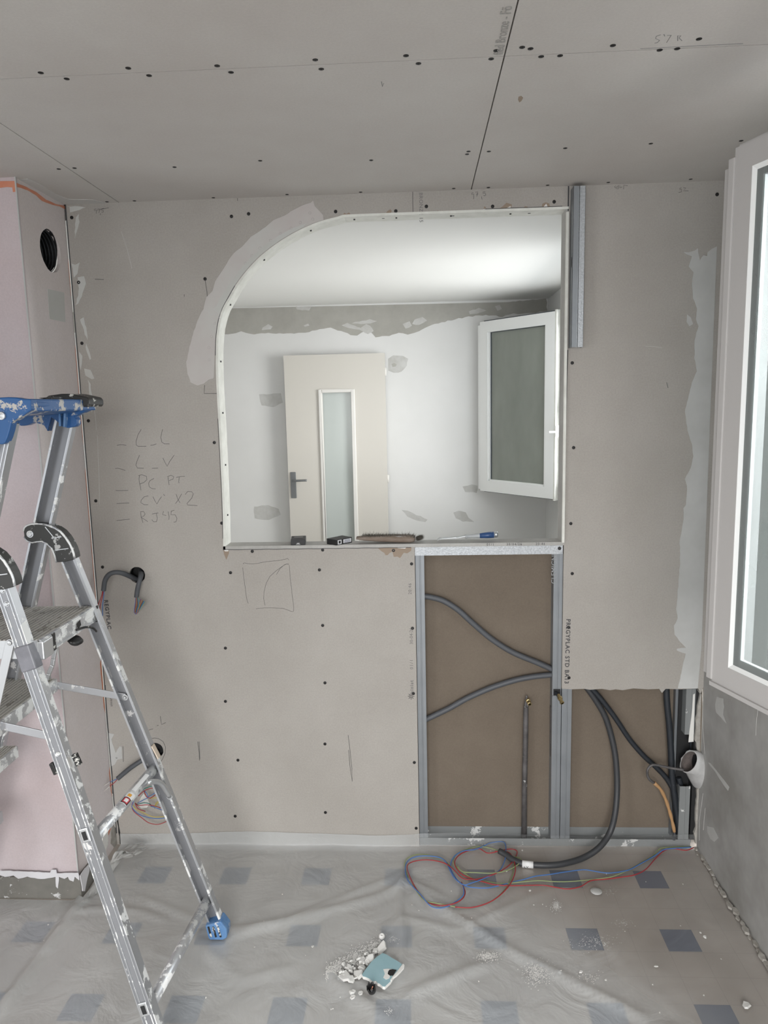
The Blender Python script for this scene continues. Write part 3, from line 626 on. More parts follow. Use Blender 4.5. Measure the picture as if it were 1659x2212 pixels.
# ---- right wall with the window opening
wy0, wy1, wz0, wz1 = -1.75, -.66, 1.0, 2.38
def wall_with_hole(name, x, y0, y1, z0, z1, hy0, hy1, hz0, hz1, m, th):
    o = [Vector((x, y0, z0)), Vector((x, y1, z0)), Vector((x, y1, z1)), Vector((x, y0, z1))]
    h = [Vector((x, hy0, hz0)), Vector((x, hy1, hz0)), Vector((x, hy1, hz1)), Vector((x, hy0, hz1))]
    return S(MB().prism(o, (1, 0, 0), th, [h]).build(name, m))
wall_right = wall_with_hole('wall_right', XR, -5.1, -.0, 0, ZC, wy0, wy1, wz0, wz1, 'right_wall', .2)
def rw_patch(pts, m, name, t=.0008): return MB().prism([hit(a, b, 0, XR-.0001) for a, b in pts], (-1, 0, 0), t).build(name, m, wall_right)
C7 = (1380, 1470, 5.82)
rw_patch(rough(crop(*C7, [(980,200),(1060,230),(1070,330),(1060,430),(1100,540),(1040,470),(970,400),(960,300)]), 1), 'compound_light', 'skim_patch', .0004)
rw_patch(rough(crop(*C7, [(870,1030),(900,1040),(1050,1220),(1140,1340),(1120,1390),(1040,1270),(960,1150)]), 1), 'compound_light', 'skim_patch', .0004)
rw_patch(rough(crop(*C7, [(860,1830),(940,1850),(1000,1980),(950,2030),(900,1990),(860,1900)]), 1), 'compound_light', 'skim_patch', .0004)
strokes('scratch', [crop(*C7, l) for l in [[(800,110),(805,600),(830,920)],[(808,1420),(760,1760),(762,2010)],[(1500,340),(1480,500),(1470,690)],[(835,1600),(810,1880)]]], lambda a, b: hit(a, b, 0, XR), wall_right, 'skim', .0007)
# cracked strip at the corner
rag = [(1506,1488),(1513,1500),(1512,1510),(1508,1520),(1508,1535),(1503,1555),(1504,1575),(1501,1600),(1504,1606),(1509,1640),(1507,1700),(1504,1740),(1503,1790),(1500,1800),(1502,1822),(1507,1822),(1512,1700),(1512,1600),(1515,1500)]
MB().prism([WP(a, b, .0) for a, b in rough(rag[:-3], 2, False)+rag[-3:]], (0, 1, 0), .012).build('broken_edge', 'broken_edge', wall_right)
MB().box((1.018, .052, .03), (1.0895, .0600, .655)).build('cavity_shade', 'black', wall_right)  # black boxes stand in for the shade deep in the corner cavity
MB().box((1.068, .013, .03), (1.0895, .052, .655)).build('cavity_shade', 'black', wall_right)
# rubble at foot of right wall
ft = MB()
for k in range(26):
    t = k/25; p = Vector((XR-.004-.012*rnd.random(), -.02-.75*t, .004+.006*rnd.random())); s = .004+.006*rnd.random()
    ft.prism([p+Vector((s*math.cos(a+k), s*2.2*math.sin(a+k), 0)) for a in (0, 1.3, 2.6, 3.9, 5.1)], (0, 0, 1), s)
ft.build('crumbled_edge', 'broken_edge', wall_right)
# paper strip along the right wall on the floor
# ---- other walls, closing the room
bo = [Vector((-2.7, -5.1, 0)), Vector((1.3, -5.1, 0)), Vector((1.3, -5.1, ZC)), Vector((-2.7, -5.1, ZC))]
bh = [Vector((-1.4, -5.1, .1)), Vector((1.0, -5.1, .1)), Vector((1.0, -5.1, 2.3)), Vector((-1.4, -5.1, 2.3))]
S(MB().prism(bo, (0, -1, 0), .15, [bh]).build('wall_front', 'plain_wall'))
S(MB().box((-2.85, -5.1, 0), (-2.7, -3.9, ZC)).box((-2.85, -2.5, 0), (-2.7, 0, ZC)).box((-2.85, -3.9, 2.2), (-2.7, -2.5, ZC)).build('wall_left', 'plain_wall'))  # opening cut to let the added left fill lamp through
# ---- other room
S(MB().box((-2.9, .075, -.1), (1.3, 2.8, 0)).build('floor', 'pale_floor'))
S(MB().box((-2.9, .075, 2.463), (1.3, 2.8, 2.56)).build('ceiling', 'white_ceiling'))
S(MB().box((-3.0, .075, 0), (-2.9, 2.8, 2.47)).build('wall_left', 'white_wall'))
wf = S(MB().box((-2.9, 2.6, 0), (1.3, 2.75, 2.463)).build('wall_back', 'white_wall'))
wr2 = wall_with_hole('wall_right', .935, .075, 2.6, 0, 2.463, .72, 2.0, 1.12, 2.34, 'white_wall', .2)
def far_patch(pts, m, name, t=.001): return MB().prism([WP(a, b, 2.5999) for a, b in pts], (0, -1, 0), t).build(name, m, wf)
band = [(60,676),(1100,652),(1180,645),(1182,672),(1150,676),(1110,678),(1085,684),(1050,680),(1020,683),(990,688),(968,693),(940,700),(925,706),(905,716),(880,722),(862,718),(840,726),(812,728),(800,716),(790,714),(772,724),(758,723),(730,713),(715,708),(690,712),(660,719),(620,721),(580,720),(540,722),(520,716),(500,722),(380,722),(240,716),(60,722)]
far_patch([band[0]]+rough(band[1:-1], 2.2, False)+[band[-1]], 'bare_band', 'bare_band')
for pts in ([(640,662),(672,664),(668,671),(652,670),(640,668)],[(655,702),(665,700),(668,704),(658,706)],[(738,702),(750,698),(765,704),(780,708),(790,700),(800,704),(808,716),(795,722),(776,712),(750,708)],[(568,708),(580,700),(590,706),(584,712),(566,712)],[(760,698),(775,695),(800,690),(815,694),(800,698),(780,700)],[(895,690),(912,686),(922,692),(905,702),(890,700)],[(870,700),(885,694),(890,704),(876,710)],[(1070,662),(1080,658),(1084,668),(1074,672)],[(1012,672),(1035,666),(1050,670),(1030,678),(1015,678)]):
    far_patch(rough(pts, 2.2), 'patch_grey', 'filler_smear', .0016)
for pts in ([(838,775),(850,768),(870,768),(881,775),(878,790),(868,803),(850,806),(838,800)],[(868,1102),(880,1103),(900,1112),(924,1122),(920,1128),(900,1125),(880,1115)],[(980,1108),(990,1104),(1006,1106),(1012,1118),(1024,1128),(1000,1126),(985,1120)],[(1000,1050),(1020,1046),(1032,1050),(1030,1064),(1005,1062)],[(560,852),(606,850),(611,870),(590,880),(565,876)],[(548,1095),(580,1090),(602,1100),(606,1112),(580,1124),(550,1120)]):
    far_patch(rough(pts, 2), 'patch_grey', 'filler_smear', .0006)
far_patch(rough([(846,786),(852,784),(857,787),(855,792),(848,793)], .6), 'bare_band', 'filler_smear', .0012)

# ================================================================== WINDOW 1 (near, open inward)
win1 = struct_empty('window_1', (1.0, -.92, wz0))
fr = MB(); fx0, fx1 = 1.0, 1.17; fw = .055
fr.box((fx0, wy0, wz0), (fx1, wy1, wz0+fw)); fr.box((fx0, wy0, wz1-fw), (fx1, wy1, wz1)); fr.box((fx0, wy0, wz0+fw), (fx1, wy0+fw, wz1-fw)); fr.box((fx0, wy1-fw, wz0+fw), (fx1, wy1, wz1-fw))
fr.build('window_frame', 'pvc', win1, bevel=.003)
# sash geometry, local frame: s along the sash from its free edge, n towards the room
A = math.radians(17.96); SO = Vector((.7503, -.91498, 0)); SD = Vector((math.sin(A), -math.cos(A), 0)); SN = Vector((-math.cos(A), -math.sin(A), 0))
def sp(s, n, z): return SO+SD*s+SN*n+Vector((0, 0, z))
def sbox(b, s0, s1, n0, n1, z0, z1):
    b.add([sp(s0, n0, z0), sp(s1, n0, z0), sp(s1, n1, z0), sp(s0, n1, z0), sp(s0, n0, z1), sp(s1, n0, z1), sp(s1, n1, z1), sp(s0, n1, z1)],
          [(0, 3, 2, 1), (4, 5, 6, 7), (0, 1, 5, 4), (1, 2, 6, 5), (2, 3, 7, 6), (3, 0, 4, 7)])
def sash_frame(sb, sL, zb, zt, w, dep, O=None):
    # mitred rectangle, outer s 0..sL
    for quad in ([(0, zb), (sL, zb), (sL-w, zb+w), (w, zb+w)], [(0, zt), (w, zt-w), (sL-w, zt-w), (sL, zt)], [(0, zb), (w, zb+w), (w, zt-w), (0, zt)], [(sL, zb), (sL, zt), (sL-w, zt-w), (sL-w, zb+w)]):
        sb(quad, -dep, 0)
sL, zb, zt, w = .76, 1.053, 2.322, .054
b = MB()
def sq(quad, n0, n1):
    g = .0005; b.add([sp(s, n0, z) for s, z in quad]+[sp(s, n1, z) for s, z in quad], [(0, 1, 2, 3), (7, 6, 5, 4), (0, 4, 5, 1), (1, 5, 6, 2), (2, 6, 7, 3), (3, 7, 4, 0)])
sash_frame(sq, sL, zb, zt, w, .07)
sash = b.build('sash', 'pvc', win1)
b = MB(); w2 = .064
for quad in ([(w, zb+w), (sL-w, zb+w), (sL-w2, zb+w2), (w2, zb+w2)], [(w, zt-w), (w2, zt-w2), (sL-w2, zt-w2), (sL-w, zt-w)], [(w, zb+w), (w2, zb+w2), (w2, zt-w2), (w, zt-w)]):
    b.add([sp(s, -.001 if i in ((0, 1) if quad[0][1] == zb+w and quad[1][1] == zb+w else (0, 3)) else -.006, z) for i, (s, z) in enumerate(quad)], [(0, 1, 2, 3)])
    b.add([sp(s, -.009, z) for s, z in quad], [(0, 1, 2, 3)])
b.build('glazing_bead', 'pvc_bright', sash, fixn=False)  # painted whiter than the sash for the outside light on the bead
b = MB(); sbox(b, .065, .079, -.016, -.008, zb+.063, zt-.063); sbox(b, .065, sL-.065, -.016, -.008, zb+.064, zb+.078); sbox(b, .065, sL-.065, -.016, -.008, zt-.078, zt-.064)
b.build('gasket', 'gasket', sash)
b = MB(); sbox(b, .083, .0856, -.018, -.008, zb+.08, zt-.08); sbox(b, .083, sL-.07, -.018, -.008, zb+.080, zb+.083)
b.build('bead_reflection', 'pvc_bright', sash)  # white lines painted in for the far bead mirrored in the glass
b = MB(); sbox(b, .064, sL-.064, -.008, -.006, zb+.064, zt-.064); b.build('pane', 'glass_near', sash)
b = MB(); sbox(b, -.040, -.002, -.020, -.006, zb+.01, zt-.035); sbox(b, -.017, .002, -.010, .004, zb+.005, zt-.02); b.build('astragal', 'pvc', sash, bevel=.002)
b = MB(); sbox(b, -.002, sL, -.045, .006, zb-.010, zb+.001); sbox(b, 0, sL, -.045, -.01, zt, zt+.008); b.build('drip_edge', 'pvc', sash, bevel=.001)
b = MB(); sbox(b, sL, sL+.02, -.03, .01, zb+.1, zb+.2); sbox(b, sL, sL+.02, -.03, .01, zt-.2, zt-.1); b.build('hinge', 'pvc_bright', sash)
# closed leaf beyond it
b = MB(); y0, y1 = -.98, wy1-.03; z0, z1 = wz0+.03, wz1-.03; x0, x1 = .985, 1.05; ww = .07
b.box((x0, y0, z0), (x1, y1, z0+ww)); b.box((x0, y0, z1-ww), (x1, y1, z1)); b.box((x0, y0, z0+ww), (x1, y0+ww, z1-ww)); b.box((x0, y1-ww, z0+ww), (x1, y1, z1-ww))
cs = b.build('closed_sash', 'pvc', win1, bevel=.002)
MB().box((1.02, y0+ww, z0+ww), (1.024, y1-ww, z1-ww)).build('pane', 'glass_near', cs)

# ================================================================== WINDOW 2 (other room)
win2 = struct_empty('window_2', (.93, 1.36, 1.12))
b = MB(); fx0, fx1, fw = .925, 1.0, .05
b.box((fx0, .72, 1.12), (fx1, 2.0, 1.17)); b.box((fx0, .72, 2.29), (fx1, 2.0, 2.34)); b.box((fx0, .72, 1.17), (fx1, .77, 2.29)); b.box((fx0, 1.95, 1.17), (fx1, 2.0, 2.29))
b.build('window_frame', 'pvc_bright', win2, bevel=.002)
HR = hit(1203, 672, 1, 1.98); HL = hit(1040, 697, 1, 2.5)
P0 = Vector((.872, 1.98, 0)); P1 = Vector((.452, 2.5, 0)); D = (P1-P0); L2 = D.length; D.normalize(); Nn = Vector((-D.y, D.x, 0))
if Nn.y > 0: Nn = -Nn
def q2(s, n, z): return P0+D*s+Nn*n+Vector((0, 0, z))
zb2, zt2 = 1.135, 2.305
def fbox(b, s0, s1, n0, n1, z0, z1):
    b.add([q2(s0, n0, z0), q2(s1, n0, z0), q2(s1, n1, z0), q2(s0, n1, z0), q2(s0, n0, z1), q2(s1, n0, z1), q2(s1, n1, z1), q2(s0, n1, z1)],
          [(0, 3, 2, 1), (4, 5, 6, 7), (0, 1, 5, 4), (1, 2, 6, 5), (2, 3, 7, 6), (3, 0, 4, 7)])
b = MB(); w = .075
sash_frame(lambda quad, n0, n1: b.add([q2(s, n0, z) for s, z in quad]+[q2(s, n1, z) for s, z in quad], [(0, 1, 2, 3), (7, 6, 5, 4), (0, 4, 5, 1), (1, 5, 6, 2), (2, 6, 7, 3), (3, 7, 4, 0)]), L2, zb2, zt2, w, .065)
s2 = b.build('sash', 'pvc_bright', win2)
b = MB(); fbox(b, w-.002, w+.012, -.03, -.008, zb2+w-.002, zt2-w+.002); fbox(b, L2-w-.012, L2-w+.002, -.03, -.008, zb2+w, zt2-w); fbox(b, w, L2-w, -.03, -.008, zb2+w, zb2+w+.012)
b.build('glazing_bead', 'pvc_bright', s2)
b = MB(); fbox(b, L2-w-.017, L2-w-.012, -.034, -.018, zb2+w, zt2-w); fbox(b, w, L2-w, -.034, -.018, zt2-w-.004, zt2-w+.001); b.build('gasket', 'gasket', s2)
b = MB(); fbox(b, w, L2-w, -.026, -.024, zb2+w, zt2-w); b.build('pane', 'glass_far', s2)
b = MB(); fbox(b, L2, L2+.03, -.03, -.01, zb2+.01, zt2-.02); b.build('astragal', 'pvc_bright', s2, bevel=.002)
b = MB(); fbox(b, .02, L2-.02, -.055, -.02, zt2, zt2+.008); fbox(b, .02, L2-.02, -.055, -.02, zb2-.006, zb2); b.build('weather_seal', 'gasket', s2)
b = MB(); fbox(b, -.012, .0, -.06, .0, zb2-.01, zt2+.01); b.build('sash_edge', 'lining', s2)
for z in (2.24, 1.72, 1.2):
    b = MB(); b.tube([Vector((.918, 1.955, z-.03)), Vector((.918, 1.955, z+.03))], .009, 10); b.build('hinge', 'pvc_bright', win2)
b = MB(); p = hit(1196, 933, 1, 1.93); b.bar(p+Vector((-.03, 0, 0)), p+Vector((.02, 0, 0)), .012, .012); b.bar(p+Vector((.02, 0, -.03)), p+Vector((.02, 0, .04)), .02, .01); b.build('handle', 'pvc_bright', s2, bevel=.002)

# ================================================================== DOOR LEAF leaning in the other room
dy = 2.52
door = thing('door_leaf', (-.56, dy, 0), 'off-white door leaf with a narrow glazed slot leaning against the far white wall', 'door')
dx0, dx1, dzt = -.925, -.210, 2.115
gx0, gx1, gz1 = -.687, -.428, 1.872
dx0b, gz0 = dx0, .45
leaf = [Vector((dx0, dy, 0.0)), Vector((dx1, dy, 0.0)), Vector((dx1, dy, dzt)), Vector((dx0, dy, dzt))]
slot = [Vector((gx0+.02, dy, gz0)), Vector((gx1-.02, dy, gz0)), Vector((gx1-.02, dy, gz1-.02)), Vector((gx0+.02, dy, gz1-.02))]
MB().prism(leaf, (0, 1, 0), .04, [slot]).build('leaf_panel', 'door_paint', door)
b = MB(); b.box((gx0, dy-.012, gz0-.02), (gx0+.024, dy+.012, gz1)); b.box((gx1-.024, dy-.012, gz0-.02), (gx1, dy+.012, gz1)); b.box((gx0+.024, dy-.012, gz1-.024), (gx1-.024, dy+.012, gz1)); b.box((gx0+.024, dy-.012, gz0-.02), (gx1-.024, dy+.012, gz0+.004))
b.build('glazing_trim', 'door_trim', door, bevel=.005)
MB().box((gx0+.022, dy+.02, gz0), (gx1-.022, dy+.025, gz1-.02)).build('glass_panel', 'door_glass', door)
hp = WP(634, 1048, dy-.005)
hb_ = MB(); 
b = MB(); b.box((hp.x-.02, dy-.008, hp.z-.095), (hp.x+.02, dy-.0002, hp.z+.095)); pt = b.build('handle_plate', 'handle_metal', door, bevel=.004)
hl = WP(636, 1039, dy-.04)
MB().tube(spline([(hp.x, dy-.005, hl.z), (hp.x+.002, dy-.04, hl.z), (hp.x+.03, dy-.05, hl.z+.002), (hp.x+.105, dy-.05, hl.z+.004)], .01), .008, 8).build('lever', 'handle_metal', pt, True)
for q in ((832, 803), (838, 1034)):
    p = WP(*q, dy+.02); MB().tube([p-Vector((0, 0, .028)), p+Vector((0, 0, .028))], .010, 10).build('hinge', 'door_trim', door, True)

# ================================================================== plastic sheets
def seg(p, a, b, w, h):
    ax, ay = a; bx, by = b; dx, dy_ = bx-ax, by-ay; L_ = dx*dx+dy_*dy_
    t = max(0, min(1, ((p[0]-ax)*dx+(p[1]-ay)*dy_)/L_)); d = math.hypot(p[0]-ax-t*dx, p[1]-ay-t*dy_)
    return h*math.exp(-(d/w)**2)*(math.sin(math.pi*min(1, max(.0, t*.9+.08))))**.5
folds = []
def fold_px(pts, w=.018, h=.02):
    for a, b in zip(pts[:-1], pts[1:]):
        A_, B_ = FP(*a), FP(*b); folds.append(((A_.x, A_.y), (B_.x, B_.y), w, h))
fold_px([(260,1850),(190,1920),(150,1985),(75,2085),(0,2190)], .016, .022)
fold_px([(150,1975),(200,1965),(300,1970),(360,1990)], .012, .010)
fold_px([(300,1940),(480,2010),(600,2000),(720,1950),(870,1890)], .014, .010)
fold_px([(510,2020),(640,1990),(830,1935),(880,1905),(960,1945)], .018, .014)
fold_px([(867,1890),(862,1960),(870,2040),(862,2120)], .014, .016)
fold_px([(900,1930),(1000,1990),(1110,2060),(1250,2130),(1400,2205)], .016, .014)
fold_px([(880,2150),(960,2120),(1060,2080)], .02, .012)
fold_px([(560,2212),(585,2100),(612,1960),(640,1860)], .005, .004)
fold_px([(700,2100),(760,2150),(850,2212)], .022, .010)
fold_px([(870,1985),(990,2010),(1150,1940),(1260,1900)], .012, .007)
fold_px([(430,2040),(520,2120),(640,2090)], .02, .007)
fold_px([(1290,2020),(1380,2120),(1500,2212)], .012, .004)
from mathutils import noise as mn
def sheet(name, m, label, x0, x1, y0, y1, step, keep, lift, zfun, fh=1.0):
    nx = int((x1-x0)/step)+1; ny = int((y1-y0)/step)+1; vs = []; fs = []; idx = {}
    for j in range(ny):
        for i in range(nx):
            x = x0+(x1-x0)*i/(nx-1); y = y0+(y1-y0)*j/(ny-1)
            z = lift+.003+.003*mn.noise(Vector((x*4, y*4, lift*50)))+.0018*mn.noise(Vector((x*13, y*13, 3)))
            for f in folds: z += seg((x, y), *f[:2], f[2], f[3]*fh)
            xx, yy, zz = zfun(x, y, max(z, .0015+lift)); idx[(i, j)] = len(vs); vs.append((xx, yy, zz))
    for j in range(ny-1):
        for i in range(nx-1):
            cx = x0+(x1-x0)*(i+.5)/(nx-1); cy = y0+(y1-y0)*(j+.5)/(ny-1)
            if keep(cx, cy): fs.append((idx[i, j], idx[i+1, j], idx[i+1, j+1], idx[i, j+1]))
    b = MB(); b.add(vs, fs); o = b.build(name, m, None, True, fixn=False); return tag(o, label, 'plastic sheet')
def wall_rise(x, y, z):
    # y in 0..-.03 climbs the partition
    if y > -.03:
        t = (y+.03)/.09; return (x, -.0035-.004*abs(math.sin(x*9))+.0, z+.055*t+.006*math.sin(x*7)*t)
    return (x, y, z + .02*max(0, 1-(-y-.03)/.03)*0)
def in_room(x, y):
    if x < XL+.02 and y > yP-.02: return False
    return True
dl_a, dl_b = FP(900, 1950), FP(1404, 2205)
def left_of(x, y):
    return (dl_b.x-dl_a.x)*(y-dl_a.y)-(dl_b.y-dl_a.y)*(x-dl_a.x) < .012*math.sin(x*23) or False
sheet('plastic_sheet', 'film', 'large translucent wrinkled plastic sheet covering the floor and lapping up the partition', -2.3, XR-.012, -2.6, .06, .0145, in_room, .0, wall_rise, 1.0)
# crumpled tail of the sheet in the left corner
b = MB()
for k in range(5):
    a = FP(235+6*k, 1870-5*k, .03); c = FP(255+8*k, 1838+2*k, .06); d = FP(306+3*k, 1818+3*k, .035)
    pth = spline([FP(170+12*k, 1960-9*k, .006), a, c, d], .012)
    vs = []; fs = []
    for i, p in enumerate(pth):
        wv = .012+.006*math.sin(i*.9+k); vs += [p+Vector((-wv, -wv*.4, -.01)), p+Vector((0, 0, .008*math.sin(i+k))), p+Vector((wv*.6, wv*.8, -.008))]
    for i in range(len(pth)-1):
        for q in (0, 1): fs.append((i*3+q, i*3+q+1, i*3+q+4, i*3+q+3))
    b.add(vs, fs)
tag(b.build('plastic_sheet', 'film_milky', None, True, fixn=False), 'crumpled twisted tail of plastic sheet gathered in the left corner by the plinth', 'plastic sheet')

# ================================================================== wall conduits and wires, left
YH = -.03
def conduit(name, pts, r, label, m='conduit', cat='conduit', group=None, corr=True):
    t = thing(name, pts[0], label, cat, group)
    (corrugated(pts, r) if corr else MB().tube(spline(pts, .012), r, 14)).build('sleeve', m, t, True); return t
def cp(c, pts, ys):
    return [WP(a, b, y) for (a, b), y in zip(crop(*c, pts), ys)]
c1 = conduit('conduit', cp(C1, [(985,1500),(940,1480),(880,1455),(825,1448),(780,1465),(752,1510),(742,1580)], [.03, -.005, -.04, -.055, -.06, -.06, -.06]), .0098, 'grey corrugated conduit arching left out of the upper wall hole')
c2 = conduit('conduit', cp(C1, [(1012,1440),(1010,1470),(995,1530),(985,1575),(978,1625)], [.03, -.02, -.04, -.042, -.042]), .0098, 'grey corrugated conduit hanging straight down from the upper wall hole')
def wire(pts, m, parent=None, name='wire', r=.0016, label=None, group=None, step=.008):
    o = MB().tube(spline(pts, step), r, 6).build(name, m, parent, True)
    if label: tag(o, label, 'wire', group)
    return o
for k, (m, off) in enumerate((('wire_red', 0), ('wire_blue', 8), ('wire_red', -8))):
    wire(cp(C1, [(742+off*.6, 1570), (735+off, 1620), (718+off*2.2, 1690), (712+off*3, 1760)], [-.06, -.062, -.062-.003*k, -.06]), m, c1)
cols = ['wire_blue', 'wire_red', 'wire_green', 'wire_red', 'wire_teal', 'wire_blue', 'wire_green']
for k, m in enumerate(cols):
    x = 972+k*4
    wire(cp(C1, [(975+k*2, 1610), (968+k*5, 1680), (962+k*3, 1738-abs(3-k)), (975+k*3, 1748-3*k), (990+k*5, 1690), (1005+k*6, 1640+3*k)], [-.04, -.044-.002*k, -.046, -.05, -.052, -.05]), m, c2, r=.0014)
c3 = conduit('conduit', cp(C5, [(1130,860),(1050,900),(930,975),(800,1060),(700,1140),(625,1205)], [.03, -.02, -.04, -.05, -.055, -.06]), .0098, 'grey corrugated conduit pointing down-left out of the lower wall hole behind the ladder')
for k, (m, mm) in enumerate((('wire_blue', 'wire_pale'), ('wire_red', 'wire_pale'))):
    o = 25*k
    wire(cp(C5, [(625, 1205), (570+o*.6, 1230+o), (520, 1255+o*2)], [-.06, -.062, -.064]), m, c3)
    wire(cp(C5, [(520, 1255+o*2), (430+o, 1315+o*2), (350+o, 1400+o*1.6), (360+o*.3, 1500-o), (395-o*.5, 1590-o*4)], [-.064, -.066, -.068, -.068, -.066]), mm, c3)
# loose cable bunch at the low box
bunch = thing('wire_bunch', WP(320, 1725, -.03), 'tangled bunch of red, blue, yellow and green wires low on the board behind the ladder', 'wires')
B = [('wire_blue', [(940,1240),(900,1290),(880,1340)]), ('wire_red', [(950,1255),(920,1330),(880,1410),(900,1430)]), ('wire_yellow', [(930,1345),(850,1345),(790,1385),(775,1420),(810,1480)]), ('wire_blue', [(960,1350),(900,1345),(830,1375),(790,1410),(825,1440),(828,1500),(805,1560),(830,1610),(900,1670),(1020,1710),(1130,1722),(1240,1715)]),
 ('wire_red', [(800,1420),(820,1480),(805,1560),(830,1630),(930,1710),(1030,1780),(1150,1797),(1255,1760)]), ('wire_yellow', [(810,1540),(860,1600),(960,1650),(1080,1700),(1230,1700)]), ('wire_teal', [(870,1400),(890,1395),(960,1340),(1060,1305),(1100,1310)]), ('wire_red', [(890,1430),(960,1370),(1040,1335),(1120,1330)]), ('wire_blue', [(960,1360),(1000,1400),(1015,1450),(960,1480),(880,1525)]), ('wire_red', [(965,1370),(990,1430),(1040,1460),(1110,1415)]), ('wire_blue', [(1000,1450),(1060,1420),(1140,1370)]), ('wire_yellow', [(1040,1465),(1100,1455),(1160,1458)]),
 ('wire_red', [(850,1520),(880,1590),(980,1630)]), ('wire_red', [(860,1530),(880,1555),(1000,1545),(1100,1560),(1190,1590)]), ('wire_teal', [(880,1540),(960,1520),(1030,1530),(1060,1555)]), ('wire_blue', [(1050,1560),(1120,1585),(1200,1615)]), ('wire_yellow', [(1100,1590),(1120,1520),(1160,1500),(1110,1560),(1150,1510)])]
for k, (m, pts) in enumerate(B):
    n = len(pts); wire(cp(C5, pts, [-.012-.022*math.sin(math.pi*(i+.6)/n)-.001*k for i in range(n)]), m, bunch, r=.0017)
MB().prism([WP(a, b, -.0005) for a, b in crop(*C5, [(880,1540),(930,1440),(960,1400),(1010,1470),(1040,1530),(1000,1580),(930,1590)])], (0, -1, 0), .002).build('plaster_blob', 'gypsum', bunch)

# ================================================================== services in the open bays
conduit('conduit', [WP(a, b, .036) for a, b in [(916,1288),(935,1291),(960,1299),(990,1318),(1020,1345),(1060,1379),(1100,1405),(1130,1419),(1160,1431),(1196,1447)]], .0118, 'upper grey corrugated conduit sloping down to the right across the left open bay')
conduit('conduit', [WP(a, b, .036) for a, b in [(918,1555),(935,1547),(970,1530),(1010,1508),(1060,1486),(1110,1470),(1150,1462),(1196,1457)]], .0118, 'lower grey corrugated conduit rising to the right across the left open bay')
t = thing('copper_pipe', WP(1134, 1813, .035), 'thin dull vertical pipe with a brass fitting in the left open bay', 'pipe')
MB().tube([WP(1132, 1814, .035), WP(1133, 1700, .035), WP(1135, 1600, .035), WP(1136, 1535, .035), WP(1137, 1515, .03), WP(1138, 1503, .028)], .0085, 12, rf=lambda i: [.0115, .0105, .0105, .0100, .007, .003][i]).build('pipe', 'copper_dull', t, True)
p = WP(1144, 1521, .0)
def fitting(p, t, d=(.1, -1, -.2)):
    d = Vector(d).normalized(); f = MB().lathe([(.0, 0), (.006, 0), (.006, .012), (.0095, .013), (.0095, .022), (.007, .023), (.0065, .034), (.0085, .035), (.0085, .040), (.005, .041), (.005, .02), (0, .02)], p-d*.04, d, 8).build('brass_fitting', 'brass', t)
    MB().lathe([(0, 0), (.0048, 0)], p-d*.012, d, 10).build('bore', 'black', f)
MB().tube([WP(1137, 1528, .03), WP(1140, 1524, .02), p+Vector((-.004, .04, .008))], .005, 8).build('elbow', 'copper_dull', t, True)
fitting(p, t)
t = thing('copper_pipe', WP(1200, 1498, .0), 'short dark pipe with a brass end poking out of the cut stud', 'pipe')
MB().tube(spline([WP(1196, 1500, .03), WP(1201, 1497, .005), WP(1206, 1503, -.01), WP(1210, 1510, -.018)], .006), .0062, 10).build('pipe', 'conduit_dark', t, True)
fitting(WP(1214.5, 1519, -.05), t, (.25, -1, -.6))
MB().box((.526, .0122, .632), (.553, .0126, .657)).build('stud_opening', 'black', sA)
strip_ = MB().bar(WP(1190.5, 1525, .04), WP(1190, 1812, .04), .006, .02)
tag(strip_.build('copper_pipe', 'copper_dull', None), 'rusty dull strip of pipe running down the left side of the paired studs', 'pipe')
# right bay
hs = thing('flexible_hose', FP(1300, 1850, .02), 'thick smooth dark hose curving out of the right open bay onto the floor', 'hose')
hp_ = [WP(1262, 1478, .04), WP(1285, 1510, .04), WP(1307, 1548, .038), WP(1321, 1592, .034), WP(1330, 1640, .024), WP(1333, 1700, .008), WP(1329, 1755, -.015), WP(1318, 1797, -.03), hit(1295, 1830, 1, -.065), FP(1262, 1852, .018), FP(1220, 1865, .0155), FP(1185, 1869, .0155), FP(1150, 1868, .0155)]
MB().tube(spline(hp_, .012), .0115, 14).build('sleeve', 'hose', hs, True)
hp2 = [FP(1152, 1868, .0155), FP(1130, 1866, .0155), FP(1108, 1857, .016), FP(1092, 1846, .02), FP(1078, 1838, .024)]
MB().tube(spline(hp2, .008), .0113, 14).build('sleeve_end', 'hose', hs, True)
MB().tube([FP(1152, 1868.5, .0155), FP(1128, 1866, .0155)], .0128, 16).build('white_label', 'sticker_white', hs, True)
text_mesh('LV', .016, tuple(FP(1132, 1874, .0288)+Vector((0, -.003, 0))), (1, 0, 0), (0, 1, 0), 'ink', 'label_text', hs)
conduit('conduit', [WP(a, b, .032) for a, b in [(1272,1480),(1300,1512),(1330,1552),(1360,1597),(1390,1632),(1415,1655),(1440,1682),(1458,1715),(1470,1750)]], .0105, 'dark corrugated conduit running diagonally down the right open bay', 'conduit_dark')
conduit('conduit', [WP(a, b, .028) for a, b in [(1439,1478),(1441,1520),(1446,1570),(1449,1620),(1452,1680),(1459,1740),(1466,1790),(1468,1818)]], .0125, 'thick dark vertical conduit near the corner of the right open bay', 'conduit_dark')
conduit('conduit', [WP(a, b, .042) for a, b in [(1466,1680),(1474,1715),(1482,1760),(1486,1800),(1485,1818)]], .012, 'black conduit squeezed behind the short stud at the corner', 'conduit_dark')
conduit('conduit', [WP(a, b, .045) for a, b in [(1494,1600),(1497,1660),(1500,1720),(1499,1800)]], .010, 'black conduit hard against the broken wall corner', 'conduit_dark')
t = thing('pvc_pipe', WP(1490, 1650, -.02), 'white plastered pipe stub gaping from the grey right wall at the corner', 'pipe')
